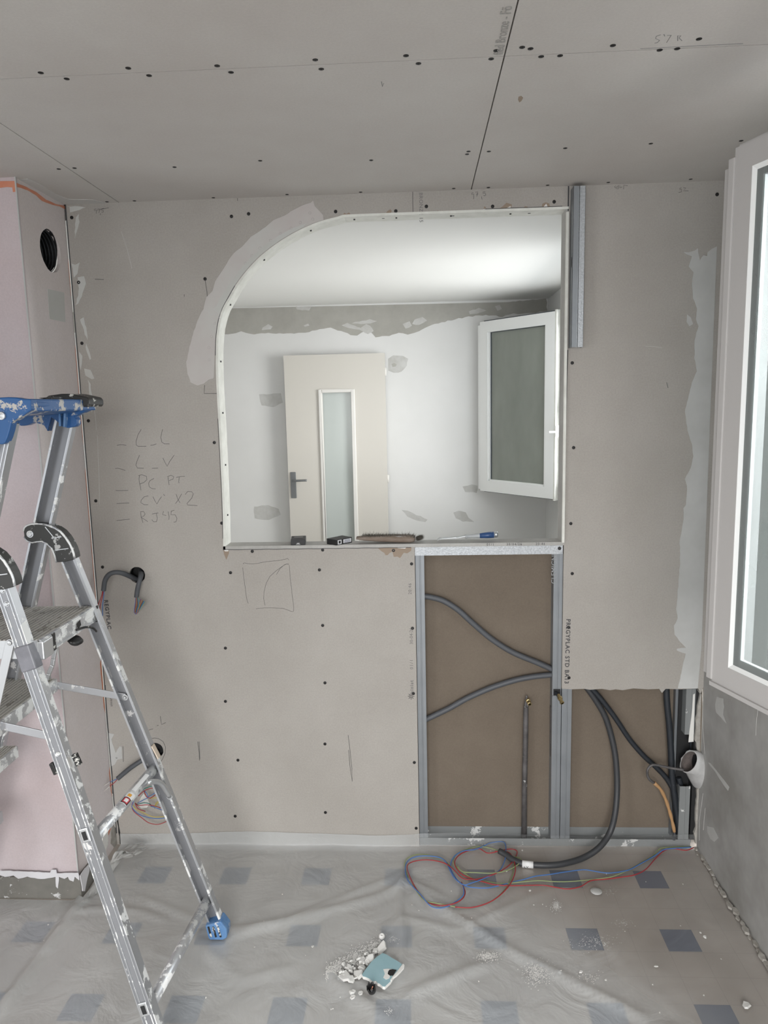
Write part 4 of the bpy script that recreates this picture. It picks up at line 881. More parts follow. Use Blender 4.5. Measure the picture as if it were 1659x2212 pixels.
ctr = WP(1488, 1645, -.025); ax = Vector((.62, .35, -.30)).normalized()
ring = []
def ell(c, ax, ru, rv):
    u = Vector((.45, -.1, .9)); u = (u-ax*u.dot(ax)).normalized(); v = ax.cross(u); return [c+u*ru*math.cos(a*math.pi/12)+v*rv*math.sin(a*math.pi/12) for a in range(24)]
b = MB(); rings = [[p+Vector((.002*math.sin(k*2.1), 0, .002*math.sin(k*1.3+i))) for k, p in enumerate(r)] for i, r in enumerate([ell(ctr, ax, .047, .034), ell(ctr+ax*.025, ax, .050, .040), ell(ctr+ax*.05+Vector((0, 0, -.012)), ax, .058, .050), ell(ctr+ax*.08+Vector((.0, 0, -.024)), ax, .070, .058), ell(ctr+ax*.12+Vector((.0, 0, -.03)), ax, .074, .06)])]
inn = [ell(ctr, ax, .043, .030), ell(ctr+ax*.06, ax, .040, .028)]
def loft(b, rs, close=False):
    vs = [p for r in rs for p in r]; n = len(rs[0]); fs = []
    for i in range(len(rs)-1):
        for k in range(n): fs.append((i*n+k, i*n+(k+1) % n, (i+1)*n+(k+1) % n, (i+1)*n+k))
    if close: fs.append(tuple(range((len(rs)-1)*n, len(rs)*n)))
    b.add(vs, fs)
loft(b, [inn[0]]+rings); b.build('stub', 'pvc_white', t, True, fixn=False)
b = MB(); loft(b, inn, True); b.build('bore', 'pipe_bore', t, True, fixn=False)
t = thing('bent_pipe', WP(1416, 1690, -.01), 'old bent pipe, dark at the crook and copper-orange below, in front of the right bay', 'pipe')
MB().tube(spline([ctr+Vector((-.02, -.01, -.03)), WP(1455, 1660, -.02), WP(1430, 1655, -.02), WP(1410, 1652, -.02), WP(1400, 1660, -.02), WP(1398, 1672, -.02), WP(1403, 1684, -.02), WP(1414, 1692, -.015)], .01), .005, 8).build('lead_end', 'copper_dull', t, True)
MB().tube(spline([WP(1413, 1691, -.015), WP(1427, 1705, -.01), WP(1438, 1727, .0), WP(1447, 1755, .006), WP(1453, 1778, .01), WP(1457, 1798, .01)], .01), .0068, 8, rf=lambda i: .0066+.0009*math.sin(i*1.3)).build('orange_length', 'orange_pipe', t, True)
MB().tube([WP(1457, 1796, .01), WP(1456, 1814, .012)], .006, 8).build('dark_foot', 'conduit_dark', t, True)
# loose metal profile hanging at the top right of the opening
t = thing('metal_profile', (.575, -.04, 2.2), 'short galvanised profile offcut fixed upright at the top right of the opening', 'metal profile')
tp0, bt0 = WP(1238, 407, -.03), WP(1236, 751, -.03)
z0, z1 = bt0.z, 2.486
b = MB(); x0 = .562
b.box((x0, -.05, z0), (x0+.001, -.001, z1)); b.box((x0, -.05, z0), (x0+.017, -.0492, z1)); b.box((x0+.017, -.05, z0), (x0+.0178, -.044, z1)); 
b.build('left_channel', 'galv', t)
b = MB(); b.box((x0+.0178, -.044, z0), (x0+.0215, -.0432, z1)); b.box((x0+.0215, -.05, z0), (x0+.0222, -.0432, z1)); b.box((x0+.0215, -.05, z0), (x0+.041, -.0492, z1)); b.box((x0+.0402, -.05, z0), (x0+.041, -.001, z1))
b.build('right_channel', 'galv_spangle', t)
b = MB(); p = hit(1234, 567, 0, x0-.0006); b.prism([Vector((x0-.0006, -.036+.006*math.cos(a), p.z+.018*math.sin(a))) for a in [k*math.pi/8 for k in range(16)]], (-1, 0, 0), .0005); b.build('service_hole', 'black', t)

# ================================================================== things on the ledge
ZL = OB+.0126
def box_rot(name, m, cx, cy, ang, sx, sy, sz, z, parent, bevel=.001, dx=0, dy_=0, dz=0):
    b = MB(); b.box((-sx/2, -sy/2, 0), (sx/2, sy/2, sz)); c, s = math.cos(ang), math.sin(ang)
    b.v = [(cx+(x+dx)*c-(y+dy_)*s, cy+(x+dx)*s+(y+dy_)*c, z+w_+dz) for x, y, w_ in b.v]
    return b.build(name, m, parent, bevel=bevel)
def pack(px, ang, label, yc):
    p = WP(px, 1172, -.0); t = thing('cigarette_pack', (p.x, yc, ZL), label, 'cigarette pack')
    box_rot('carton', 'pack_black', p.x, yc, ang, .055, .080, .0215, ZL, t)
    box_rot('lid', 'pack_black', p.x, yc, ang, .0558, .022, .0221, ZL-.0003, t, .0008, dy_=.0295)
    return t, p
t, p = pack(641, math.radians(7), 'black cigarette pack alone at the left of the ledge, end towards the camera', .042)
box_rot('warning_panel', 'pack_white', p.x, .042, math.radians(7), .0005, .045, .012, ZL+.005, t, 0, dx=-.0277, dy_=-.005)
box_rot('front_print', 'foil', p.x, .042, math.radians(7), .034, .012, .0005, ZL+.0215, t, 0, dy_=.012)
box_rot('brand_line', 'sticker_white', p.x, .042, math.radians(7), .010, .0005, .002, ZL+.006, t, 0, dy_=-.0402)
box_rot('brand_line', 'sticker_white', p.x, .042, math.radians(7), .016, .0005, .001, ZL+.003, t, 0, dy_=-.0402)
a2 = math.radians(-42)
t, p = pack(731, a2, 'black cigarette pack with a white warning panel, turned cornerwise beside the brush', .032)
box_rot('warning_panel', 'pack_white', p.x, .032, a2, .0005, .040, .014, ZL+.004, t, 0, dx=.0277, dy_=.016)
for k in range(4): box_rot('warning_print', 'pack_ink', p.x, .032, a2, .0005, .032-.006*(k == 3), .0012, ZL+.0058+k*.003, t, 0, dx=.0280, dy_=.016)
box_rot('symbol_panel', 'pack_white', p.x, .032, a2, .0005, .019, .016, ZL+.003, t, 0, dx=.0277, dy_=-.023)
box_rot('symbol', 'pack_black', p.x, .032, a2, .0005, .010, .010, ZL+.006, t, 0, dx=.0280, dy_=-.023)
# brush
pb0, pb1 = WP(770, 1162, .03), WP(897, 1164, .03)
t = thing('hand_brush', ((pb0.x+pb1.x)/2, .035, ZL), 'worn wooden hand brush lying bristles-up in the middle of the ledge', 'brush')
b = MB(); prof = [(0, .006, .018), (.03, .012, .022), (.10, .017, .026), (.18, .020, .028), (.225, .020, .026), (.240, .016, .020), (.246, .006, .010)]
rings = []
L_ = (pb1-pb0).length/.246
for s_, hh, ww in prof:
    x = pb0.x+s_*L_; zc = ZL+.0155-.006*(s_/.246)+.004; rings.append([Vector((x, .034+ww*math.cos(a)*1.0, zc+hh*.62*max(-1, min(1, 1.5*math.sin(a))))) for a in [k*math.pi/8 for k in range(16)]])
loft(b, rings); b.f.append(tuple(range(len(b.v)-16, len(b.v)))); b.mi.append(0); b.f.append(tuple(range(16))); b.mi.append(0)
b.build('wooden_back', 'old_wood', t, True)
b = MB()
for k in range(3000):
    u = rnd.random() if k > 900 else .93+.07*rnd.random(); x = pb0.x+.02+(u**.8)*.235*L_; y = .034+(rnd.random()-.5)*.044; z = ZL+.026-.006*u
    lean = (rnd.random()-.35)*1.1+.4*u; h = .005+.010*rnd.random()**2+(.010 if rnd.random() < .10 else 0); d = Vector((lean, (rnd.random()-.5)*.8, 1)).normalized()*h
    if u > .93: x += .010*rnd.random(); z -= .012*rnd.random(); d = Vector((1.2, rnd.random()-.5, .1+.6*rnd.random())).normalized()*.022
    p = Vector((x, y, z)); e = Vector((.00045, 0, 0)); f = Vector((0, .00045, 0))
    b.add([p-e, p+e, p+f, p+d], [(0, 1, 3), (1, 2, 3), (2, 0, 3)])
tag(b.build('bristles', 'bristle', t), kind='stuff')
# scraper / chisel
t = thing('scraper', WP(1010, 1168, .03), 'blue-handled steel scraper lying at the right end of the ledge', 'scraper')
q = lambda px, py: WP(px, py, .04)
ln = [(945,1166,.014),(950,1163,.012),(965,1162,.009),(985,1161,.008),(1006,1158,.006)]
b = MB()
for (a0, b0, w0), (a1, b1, w1) in zip(ln[:-1], ln[1:]):
    p0, p1 = q(a0, b0), q(a1, b1)
    for sgn in (0,):
        b.add([p0+Vector((0, -w0, -.002)), p0+Vector((0, w0, -.001)), p1+Vector((0, w1, .0)), p1+Vector((0, -w1, -.001)), p0+Vector((0, -w0, .0)), p0+Vector((0, w0, .0015)), p1+Vector((0, w1, .003)), p1+Vector((0, -w1, .002))], [(0, 3, 2, 1), (4, 5, 6, 7), (0, 1, 5, 4), (1, 2, 6, 5), (2, 3, 7, 6), (3, 0, 4, 7)])
b.build('blade', 'steel', t)
b = MB(); p0, p1 = q(1005, 1159), q(1077, 1154); d = (p1-p0)
b.lathe([(0, 0), (.0085, 0), (.0085, .006), (.006, .008), (.006, .02), (.0085, .045), (.0105, .075), (.0115, .10), (.0115, .112), (0, .112)], p0, d, 14); b.build('handle', 'grey_handle', t, True)
b = MB(); b.lathe([(.0, .052), (.0095, .055), (.0118, .085), (.0124, .108), (.0, .11)], p0+Vector((0, -.0012, -.0004)), d, 14); b.build('blue_grip', 'blue_handle', t, True)
b = MB(); b.lathe([(.0, .110), (.0118, .110), (.0118, .120), (.009, .124), (0, .124)], p0, d, 14); b.build('striking_cap', 'steel', t, True)

# ================================================================== floor wires
C9 = (850, 1780, 2.552)
RED = [(1655,130),(1610,145),(1540,135),(1490,148),(1440,195),(1390,250),(1330,280),(1260,292),(1180,303),(1090,312),(1030,345),(960,358),(900,350),(830,338),(740,338),(640,340),(560,335),(500,320),(430,300),(375,275),(340,230),(345,190),(390,155),(470,137),(520,160),(580,150),(640,138),(680,148),(672,185),(640,225),(580,265),(500,295),(440,305),(380,298),(330,250),(290,220),(230,202),(160,198),(100,210),(75,235),(90,290),(130,365),(180,425),(240,447),(310,445),(370,420),(395,380),(375,320)]
BLUE = [(1640,128),(1560,133),(1490,142),(1440,175),(1360,220),(1290,255),(1190,270),(1120,262),(1050,252),(960,262),(860,278),(780,288),(720,305),(650,322),(600,335),(520,352),(440,350),(390,338),(345,300),(315,240),(330,185),(380,150),(450,140),(500,120),(540,103),(608,100),(620,150),(612,205),(580,260),(500,300),(430,325),(385,335),(345,300),(310,240),(270,192),(210,177),(140,178),(90,195),(65,235),(80,310),(150,390),(210,455),(280,460),(340,430),(385,390),(385,345)]
GRN = [(1640,124),(1540,127),(1470,135),(1430,175),(1380,205),(1300,250),(1220,285),(1150,300),(1000,315),(900,318),(800,312),(700,320),(600,328),(520,318),(440,302),(365,250),(330,215),(345,170),(400,140),(460,125),(520,130),(600,155),(652,190),(662,250),(640,320),(600,378),(540,425),(460,455),(380,462),(310,450),(240,437),(170,420),(120,360),(85,300),(62,230),(75,190),(130,168),(200,172),(270,195),(320,235)]
EXTRA = [('wire_green', [(350,230),(380,262),(450,268),(560,270),(640,250),(695,215),(700,190),(660,180)]), ('wire_blue', [(300,232),(330,290),(360,320)]), ('wire_red', [(560,150),(640,160),(672,240),(650,320),(590,390),(520,435),(430,460),(340,458)])]
for nm, m, pts, z, lab in (('electrical_wire', 'wire_red', RED, .013, 'long red wire coiled on the floor and running to the right corner'), ('electrical_wire', 'wire_blue', BLUE, .015, 'long blue wire coiled on the floor and running to the right corner'), ('electrical_wire', 'wire_green', GRN, .011, 'long green wire coiled on the floor and running to the right corner')):
    tag(wire([FP(a, b, z+.003*math.sin(i*1.3)+.002*(i/len(pts))) for i, (a, b) in enumerate(crop(*C9, pts))], m, None, nm, .0021), lab, 'wire')
labs = ['short green loop of wire beside the white hose label', 'short blue strand linking the two wire coils', 'red wire sweeping round the outside of the larger right-hand coil']
for (m, pts), lab in zip(EXTRA, labs): tag(wire([FP(a, b, .018) for a, b in crop(*C9, pts)], m, None, 'electrical_wire', .0021), lab, 'wire')

# ================================================================== rubble pile
C10 = (600, 2000, 4.1475)
def chunk_mesh(seed, flat=.5):
    r = random.Random(seed); n = r.choice((5, 6, 7)); pts = []
    for k in range(n):
        a = 2*math.pi*k/n+r.uniform(-.3, .3); q = r.uniform(.55, 1.0); pts.append((q*math.cos(a), q*math.sin(a)))
    b = MB(); top = [(x*.82+.08*r.random(), y*.82, flat*(.8+.4*r.random())) for x, y in pts]
    b.add([(x, y, 0) for x, y in pts]+top, [tuple(range(n-1, -1, -1)), tuple(range(n, 2*n))]+[(k, (k+1) % n, n+(k+1) % n, n+k) for k in range(n)])
    o = b.build('tmp', 'rubble'); me = o.data; bpy.data.objects.remove(o); return me
CH = [chunk_mesh(i, .35+.12*(i % 4)) for i in range(8)]
def put_chunk(p, s, label, group, name='plaster_chunk', cat='plaster chunk', tilt=.5, stretch=1.0, rz=None):
    o = bpy.data.objects.new(name, rnd.choice(CH)); COL.objects.link(o); o.location = p; o.scale = (s*stretch, s, s*.9)
    o.rotation_euler = ((rnd.random()-.5)*tilt, (rnd.random()-.5)*tilt, rnd.random()*6.28 if rz is None else rz); return tag(o, label, cat, group)
gl, gr = 'small white plaster chunk in the rubble heap beside the torn blue board', 'plaster chunks in the heap'
BIGS = [(600,455,.022,2.0,-1.0),(650,480,.017,1.2,-.9),(720,440,.018,1.5,-.4),(815,310,.020,1.4,.9),(750,320,.014,1.6,1.2),(930,210,.017,2.2,.9),(640,385,.013,1.8,-.9),(870,230,.012,1.4,.3),(750,385,.014,1.3,.3),(700,465,.011,1.2,0)]
BL = ['long plaster chunk at the lower left end of the rubble heap', 'plaster chunk just right of the long one at the lower left of the heap', 'broad plaster chunk at the bottom of the heap beside the blue offcut', 'pinkish-white plaster slab on top of the heap beside the blue offcut', 'white plaster slab in the middle of the heap, left of the top slab', 'long plaster sliver at the upper right tip of the rubble heap', 'narrow plaster chunk on the left flank of the rubble heap', 'plaster chunk next to the sliver at the upper right of the heap', 'flat plaster chunk between the heap middle and the blue offcut', 'small plaster chunk at the bottom edge of the heap, middle']
for (a, b_, s, st, rz), bl in zip(BIGS, BL):
    p = FP(*crop(*C10, [(a, b_)])[0], .012); put_chunk(p+Vector((0, 0, 0)), s, bl, None, tilt=.7, stretch=st, rz=rz)
for k in range(150):
    t_ = rnd.random(); a = 560+390*t_+(rnd.random()-.5)*60; b_ = 400-200*t_+(rnd.random()-.3)*150*(1-.45*t_)
    if a > 800 and b_ > 330-.9*(a-800): continue
    p = FP(*crop(*C10, [(a, b_)])[0], .006+.012*rnd.random()); put_chunk(p, (.0035+.006*rnd.random()**2), gl, gr, tilt=1.4)
b = MB()
for k in range(5200):
    t_ = rnd.random(); a = 430+500*t_; b_ = 425-260*t_+rnd.gauss(0, 1)*34; s = .0004+.0013*rnd.random()**2
    p = FP(*crop(*C10, [(a, b_)])[0], .0095); b.add([p+Vector((s, 0, 0)), p+Vector((-s, s, 0)), p+Vector((-s, -s, 0)), p+Vector((0, 0, s*1.2))], [(0, 1, 3), (1, 2, 3), (2, 0, 3), (0, 2, 1)])
tag(b.build('plaster_dust', 'rubble_dust'), 'fine white plaster dust scattered round the rubble heap', 'plaster dust', kind='stuff')
for (a, b_, s, st), lab in zip([(670,600,.011,1.5),(742,605,.010,1.2),(672,640,.0095,1.3)], ['largest of three white plaster bits below the rubble heap', 'white plaster bit between the rubble heap and the black broken cup', 'lowest of three white plaster bits below the rubble heap']):
    put_chunk(FP(*crop(*C10, [(a, b_)])[0], .008), s, lab, None, tilt=.2, stretch=st, rz=.3)
p = FP(*crop(*C10, [(933, 95)])[0], .017)
o = MB().lathe([(0, -.010), (.006, -.008), (.010, -.002), (.010, .003), (.007, .008), (.003, .009), (.002, .004), (0, .004)], p, (0, -.3, 1), 14).build('plaster_ball', 'rubble', None, True)
tag(o, 'round white plaster lump lying above the rubble heap', 'plaster lump')
p = FP(*crop(*C10, [(312, 185)])[0], .008); put_chunk(p, .006, 'lone white plaster cube left of the round plaster lump', None, tilt=.1)
# torn blue plasterboard offcut
bp_ = crop(*C10, [(940,248),(975,262),(1020,290),(1070,318),(1118,350),(1085,400),(1040,455),(1010,500),(960,548),(940,545),(915,522),(895,515),(880,495),(850,500),(820,475),(790,462),(765,455),(755,440),(790,390),(840,325),(890,280)])
t = thing('plasterboard_offcut', FP(828, 2095, .02), 'torn pale blue plasterboard offcut lying against the rubble heap', 'plasterboard piece')
base = [FP(a, b_, .024) for a, b_ in bp_]
cbase = sum(base, Vector())/len(base)
base = [Vector((p.x, p.y, .026+.10*(p.y-cbase.y)*0+.012*(p.x-cbase.x)/.05*0)) for p in base]
MB().prism(base, (0, 0, -1), .0012).build('blue_paper', 'teal_paper', t)
core = [c+(p-c)*1.0 for p, c in ((p, cbase) for p in base)]
MB().prism([p+Vector((0, 0, -.0013)) for p in core], (0, 0, -1), .0095).build('gypsum_core', 'gypsum', t)
ed = crop(*C10, [(1122,350),(1135,362),(1130,390),(1100,425),(1065,460),(1035,480),(1020,505),(1008,500),(1030,465),(1070,420),(1100,380)])
MB().prism([FP(a, b_, .022) for a, b_ in ed], (0, 0, 1), .006).build('white_rim', 'gypsum', t, bevel=.001)
wh = crop(*C10, [(945,390),(990,385),(1030,392),(1010,440),(1000,470),(970,482),(945,465),(960,430)])
MB().prism([FP(a, b_, .0262) for a, b_ in wh], (0, 0, 1), .0008).build('bared_patch', 'gypsum', t)
hl_ = crop(*C10, [(1000,395),(1030,390),(1065,397),(1052,415),(1035,445),(1005,447),(985,430),(990,410)])
MB().prism([FP(a, b_, .0272) for a, b_ in hl_], (0, 0, 1), .0008).build('dark_opening', 'black', t)
# black broken cup
c = FP(*crop(*C10, [(845, 585)])[0], .009)
t = thing('broken_cup', c, 'small broken black plastic cup below the torn blue plasterboard', 'plastic cup')
b = MB(); rs = []
d = Vector((-.1, -.45, 1)).normalized()
n = 18
def rg(h, r, z=0): 
    u = Vector((1, 0, .1)); u = (u-d*u.dot(d)).normalized(); v = d.cross(u); return [c+d*h+(u*math.cos(2*math.pi*k/n)+v*math.sin(2*math.pi*k/n))*r+Vector((0, 0, (.006*math.sin(k*2.3) if h > .015 else 0))) for k in range(n)]
loft(b, [rg(-.0, .009), rg(.004, .0125), rg(.014, .013), rg(.026, .0135), rg(.0265, .0118), rg(.012, .011), rg(.006, .004)]); b.build('shell', 'black_plastic', t, True)
MB().tube([c+d*.01, c+d*.024+Vector((.005, 0, .002))], .0015, 6).build('copper_tip', 'orange_edge', t)
# scattered crumbs: individually placed
names = 'tiny white plaster crumb lying loose on the plastic sheet'
CR = [(1523,2025,.013),(1513,2015,.008),(1210,2100,.014),(1255,2100,.012),(1418,2088,.011),(1309,2117,.009),(1145,1924,.009),(1612,2172,.026),(1094,1882,.010),(1128,1837,.009),(1034,2120,.005),(1410,2127,.005),(1425,2188,.005),(1558,2072,.005),(1172,1954,.005),(1153,1955,.005),(905,1967,.005),(1000,1983,.006),(1019,1983,.004),(1310,1888,.006),(445,2155,.007),(254,1915,.005),(610,1932,.005),(104,1998,.007),(660,2064,.003),(700,2105,.004),(706,2103,.004),(715,2181,.005),(719,2179,.005),(735,2154,.004),(550,2046,.004),(95,2032,.004),(243,1988,.006),(250,1984,.005),(570,1990,.004),(1180,1958,.004),(1475,1910,.006),(1395,1905,.004),(1470,2000,.004),(1350,2012,.004),(1520,2150,.006),(890,1955,.004),(975,1925,.004),(1210,1960,.004),(1265,1795,.003),(1060,1838,.006)]
special = {0: 'flat white plaster flake on the bare-looking floor under the open sash', 2: 'long white flake beside the powdery smears right of the blue offcut', 3: 'pale flake at the end of a white smear right of the blue offcut', 7: 'large rounded pale plaster flake at the lower right edge of the floor', 5: 'thin pale flake below the powdery smears, centre right of the floor'}
for i, (a, b_, s) in enumerate(CR):
    if b_ < 1800: continue
    put_chunk(FP(a, b_, .010), s*.55 if s > .01 else s*.5, special.get(i, names), None if i in special else 'loose plaster crumbs on the sheet', 'plaster_crumb', 'plaster crumb', .2, 1.4)
# powdery smears
b = MB()
for cx_, cy_, rx, ry, n in ((1053,2066,22,10,700),(1160,2100,26,24,1200),(1285,2035,50,18,300),(1202,1956,10,12,400),(1310,1925,22,9,60),(1345,1993,20,10,90),(840,2185,10,8,60),(850,2030,12,8,60),(1270,2110,30,12,80)):
    for k in range(n):
        a = cx_+rnd.gauss(0, .5)*rx; bb = cy_+rnd.gauss(0, .5)*ry; s = .0005+.0011*rnd.random()**2; p = FP(a, bb, .0125)
        b.add([p+Vector((s, 0, 0)), p+Vector((-s, s, 0)), p+Vector((-s, -s, 0)), p+Vector((0, 0, s*.5))], [(0, 1, 3), (1, 2, 3), (2, 0, 3), (0, 2, 1)])
tag(b.build('plaster_powder', 'rubble_dust'), 'patches of white plaster powder smeared on the sheet right of the rubble', 'plaster powder', kind='stuff')
p = FP(1310-0, 1897, .011)
b = MB().lathe([(0, .0), (.021, .0), (.019, .002), (.008, .003), (0, .003)], FP(1288, 1925, .009), (0, 0, 1), 14); tag(b.build('plaster_splash', 'compound_light', None, True), 'pale round plaster splash on the floor under the hose and wires', 'plaster splash')

# ================================================================== STEPLADDER
yB, yC = -.505, -.865; yM = (yB+yC)/2
lad = thing('stepladder', (-1.15, yM, 0), 'paint-splattered aluminium platform stepladder with blue tray standing on the left', 'stepladder')
def LB(px, py): return WP(px, py, yB)
def LC(px, py): return WP(px, py, yC)
def rail(name, a, b_, w, ysign, m_web='alu_web', m_fl='alu'):
    "C-channel: web at the outer side, flanges pointing inward (ysign = direction of inward)"
    a = Vector(a); b_ = Vector(b_); d = (b_-a).normalized(); n = d.cross(Vector((0, 1, 0))).normalized()
    if n.x < 0: n = -n
    t = MB().bar(a, b_, w, .0022).build(name, m_web, lad)
    dep = .030 if ysign > 0 else .024; off = Vector((0, ysign*dep/2, 0)); lw = .0085 if ysign > 0 else .0045
    f = MB()
    for sg in (-1, 1):
        c = n*(sg*(w/2-.0012)); f.bar(a+c+off, b_+c+off, .0026, dep)
        c2 = n*(sg*(w/2-.0045)); f.bar(a+c2+off*2, b_+c2+off*2, lw, .002)           # lips
        c3 = n*(sg*(w/2-.010)); f.bar(a+c3-Vector((0, ysign*.0016, 0)), b_+c3-Vector((0, ysign*.0016, 0)), .0028, .0016)  # ridges on the web
        c4 = n*(sg*(w/2-.0012)); f.bar(a+c4-Vector((0, ysign*.001, 0)), b_+c4-Vector((0, ysign*.001, 0)), .0026, .003)
    f.build('flange', m_fl if name == 'front_rail' else 'alu_flecked', t)
    return t, n
legT, legF = (-1.080, 1.305), (-.677, .035)
NT, NF = Vector((-1.1005, -.864, 1.31)), Vector((-.716, -.981, .03))
def near_pt(px, py):
    y = -.88
    for _ in range(8):
        p = WP(px, py, y); k = (NT.z-p.z)/(NT.z-NF.z); y = NT.y+(NF.y-NT.y)*k
    return p
def leg_at(z):
    k = (NT.z-z)/(NT.z-NF.z); return NT+(NF-NT)*k
frT, frB = (-1.050, 1.742), (-1.62, 0)
def at_z(T, Bt, z): k = (z-T[1])/(Bt[1]-T[1]); return (T[0]+(Bt[0]-T[0])*k, z)
# front (climbing) rails: direction measured between tray and platform
fd = ((-1.066)-(-1.241))/(1.718-1.155)
frB = (-1.061-fd*(1.718-.0), .0)
for y, sg, nm in ((yB, -1, 'far'), (yC, 1, 'near')):
    if nm == 'far': rail('rear_leg', (legT[0], y, legT[1]), (legF[0], y, legF[1]), .046, sg)
    else: rail('rear_leg', NT, NF, .038, sg)
    rail('front_rail', (frT[0], y, frT[1]), (frB[0], y, frB[1]), .056, sg)
# feet
def foot(T, F, dy):
    d = (F-T).normalized(); d = Vector((d.x, 0, d.z)).normalized(); n = Vector((-d.z, 0, d.x))
    if n.x < 0: n = -n
    o = F+Vector((0, dy, 0)); c0 = o-d*.035
    prof = [c0-n*.028, c0+n*.028, o+n*.038, Vector((o.x+.034, o.y, .016)), Vector((o.x+.020, o.y, .008)), Vector((o.x-.026, o.y, .008)), Vector((o.x-.030, o.y, .02))]
    f = MB().prism([p-Vector((0, .024, 0)) for p in prof], (0, 1, 0), .048).build('foot', 'blue_pale', lad, bevel=.004)
    for k in range(3):
        x = o.x-.018+k*.016; MB().bar(Vector((x-.008, o.y-.0245, .058)), Vector((x, o.y-.0245, .020)), .006, .002).build('grip_slot', 'black_plastic', f)
foot(Vector((legT[0], yB, legT[1])), Vector((legF[0], yB, legF[1])), -.014); foot(NT, NF, .014)
# rungs between rear legs (round tubes)
def rung(z, r=.0165, m='alu_splat'):
    x, _ = at_z(legT, legF, z); q = leg_at(z); return MB().tube([Vector((x-.004, yB, z)), Vector((q.x-.002, q.y+.002, z))], r, 18).build('rung', m, lad, True)
r1 = rung(.130); r2 = rung(.600)
# sticker on the upper rung
R2A = Vector((at_z(legT, legF, .600)[0]-.004, yB, .6)); R2B = leg_at(.6)+Vector((-.002, .002, 0))
def on_tube(y0, y1, a0, a1, m, name, rr=.0169, zc=.600):
    b = MB(); vs = []; n = 6
    for y in (y0, y1):
        for k in range(n+1):
            a = a0+(a1-a0)*k/n; x = R2A.x+(R2B.x-R2A.x)*(y-R2A.y)/(R2B.y-R2A.y); vs.append(Vector((x+rr*math.cos(a), y, zc+rr*math.sin(a))))
    b.add(vs, [(k, k+1, n+2+k, n+1+k) for k in range(n)]); return b.build(name, m, r2, True, fixn=False)
on_tube(-.745, -.685, .2, 1.7, 'sticker_white', 'warning_sticker')
on_tube(-.742, -.712, .24, 1.66, 'black', 'sticker_panel', .0171)
on_tube(-.739, -.715, .42, 1.48, 'sticker_red', 'sticker_oval', .0173)
on_tube(-.735, -.719, .62, 1.28, 'sticker_white', 'sticker_oval', .0175)
on_tube(-.707, -.694, .75, 1.4, 'sticker_orange', 'sticker_triangle', .0173)
on_tube(-.675, -.575, .7, 1.5, 'sticker_white', 'white_label', .0171)
# slots on near leg
for px in ((185, 1803), (312, 2178)):
    p = near_pt(*px); d = (NF-NT).normalized()
    b = MB(); b.bar(p-d*.020+Vector((0, -.003, 0)), p+d*.020+Vector((0, -.003, 0)), .026, .006); o = b.build('slot_collar', 'alu_plain', lad, bevel=.010)
    MB().bar(p-d*.012+Vector((0, -.0065, 0)), p+d*.012+Vector((0, -.0065, 0)), .012, .001).build('slot', 'black', o)
# curved hinge brackets
BR = crop(*C1, [(205,1140),(212,1115),(230,1100),(260,1090),(300,1088),(345,1092),(385,1100),(430,1118),(470,1145),(505,1185),(530,1225),(550,1265),(562,1300),(568,1335),(552,1345),(500,1358),(440,1362),(425,1310),(405,1262),(370,1228),(335,1212),(300,1216),(265,1222),(230,1210),(210,1180)])
RIMX = crop(*C1, [(345,1092),(385,1100),(430,1118),(470,1145),(505,1185),(530,1225),(550,1265),(562,1300),(568,1335)])
for y, sg in ((yB, -1), (yC, 1)):
    prof = [LB(a, b_) for a, b_ in BR]
    pr = [Vector((p.x, y-.030 if sg < 0 else y-.012, p.z)) for p in prof]
    o = MB().prism(pr, (0, 1, 0), .040).build('hinge_bracket', 'grey_bracket', lad, bevel=.002)
    b = MB(); rim = [Vector((LB(a, c_).x, pr[0].y-.002, LB(a, c_).z)) for a, c_ in RIMX]; b.tube(rim, .0035, 6); b.tube([Vector((q_.x, pr[0].y-.001, q_.z)) for q_ in [prof[i] for i in (24, 23, 22, 21, 20, 19, 18, 17, 16)]], .0025, 6); b.tube([Vector((q_.x, pr[0].y-.001, q_.z)) for q_ in prof[:6]], .003, 6)
    b.build('bracket_rim', 'alu_splat', o, True)
    b = MB()
    for u0, u1 in (((360,1110),(430,1195)), ((410,1190),(475,1180)), ((430,1275),(525,1262)),):
        a_, c_ = [LB(*crop(*C1, [u])[0]) for u in (u0, u1)]; b.bar(Vector((a_.x, pr[0].y-.001, a_.z)), Vector((c_.x, pr[0].y-.001, c_.z)), .0025, .003)
    b.build('bracket_rib', 'alu_plain', o)
    pv = LB(76, 1150); MB().lathe([(0, .004), (.006, .004), (.008, .002), (.011, .002), (.011, 0)], Vector((pv.x, pr[0].y, pv.z)), (0, -1, 0), 14).build('pivot_rivet', 'alu_splat', o)
# platform and step
def platform(name, x0, x1, zt_, th, y0, y1, ribs, m='step_ribbed'):
    o = MB().box((x0, y0, zt_-.006), (x1, y1, zt_)).build(name, 'tread_base', lad); n = ribs; b = MB()
    for k in range(n):
        xx = x0+(x1-x0)*(k+.5)/n; b.box((xx-.0042, y0, zt_-.001), (xx+.0022, y1, zt_+.0028))
    b.build('tread_ribs', m, o); return o
pf = platform('platform', -1.40, -1.016, 1.150, .045, yC+.012, yB-.012, 30)
b = MB(); b.box((-1.018, yC+.012, 1.104), (-1.010, yB-.012, 1.152)); b.box((-1.0105, yC+.012, 1.142), (-1.0075, yB-.012, 1.149)); b.box((-1.0105, yC+.012, 1.122), (-1.0085, yB-.012, 1.126)); b.box((-1.0105, yC+.012, 1.104), (-1.0075, yB-.012, 1.110)); b.build('front_fascia', 'alu_splat', pf)
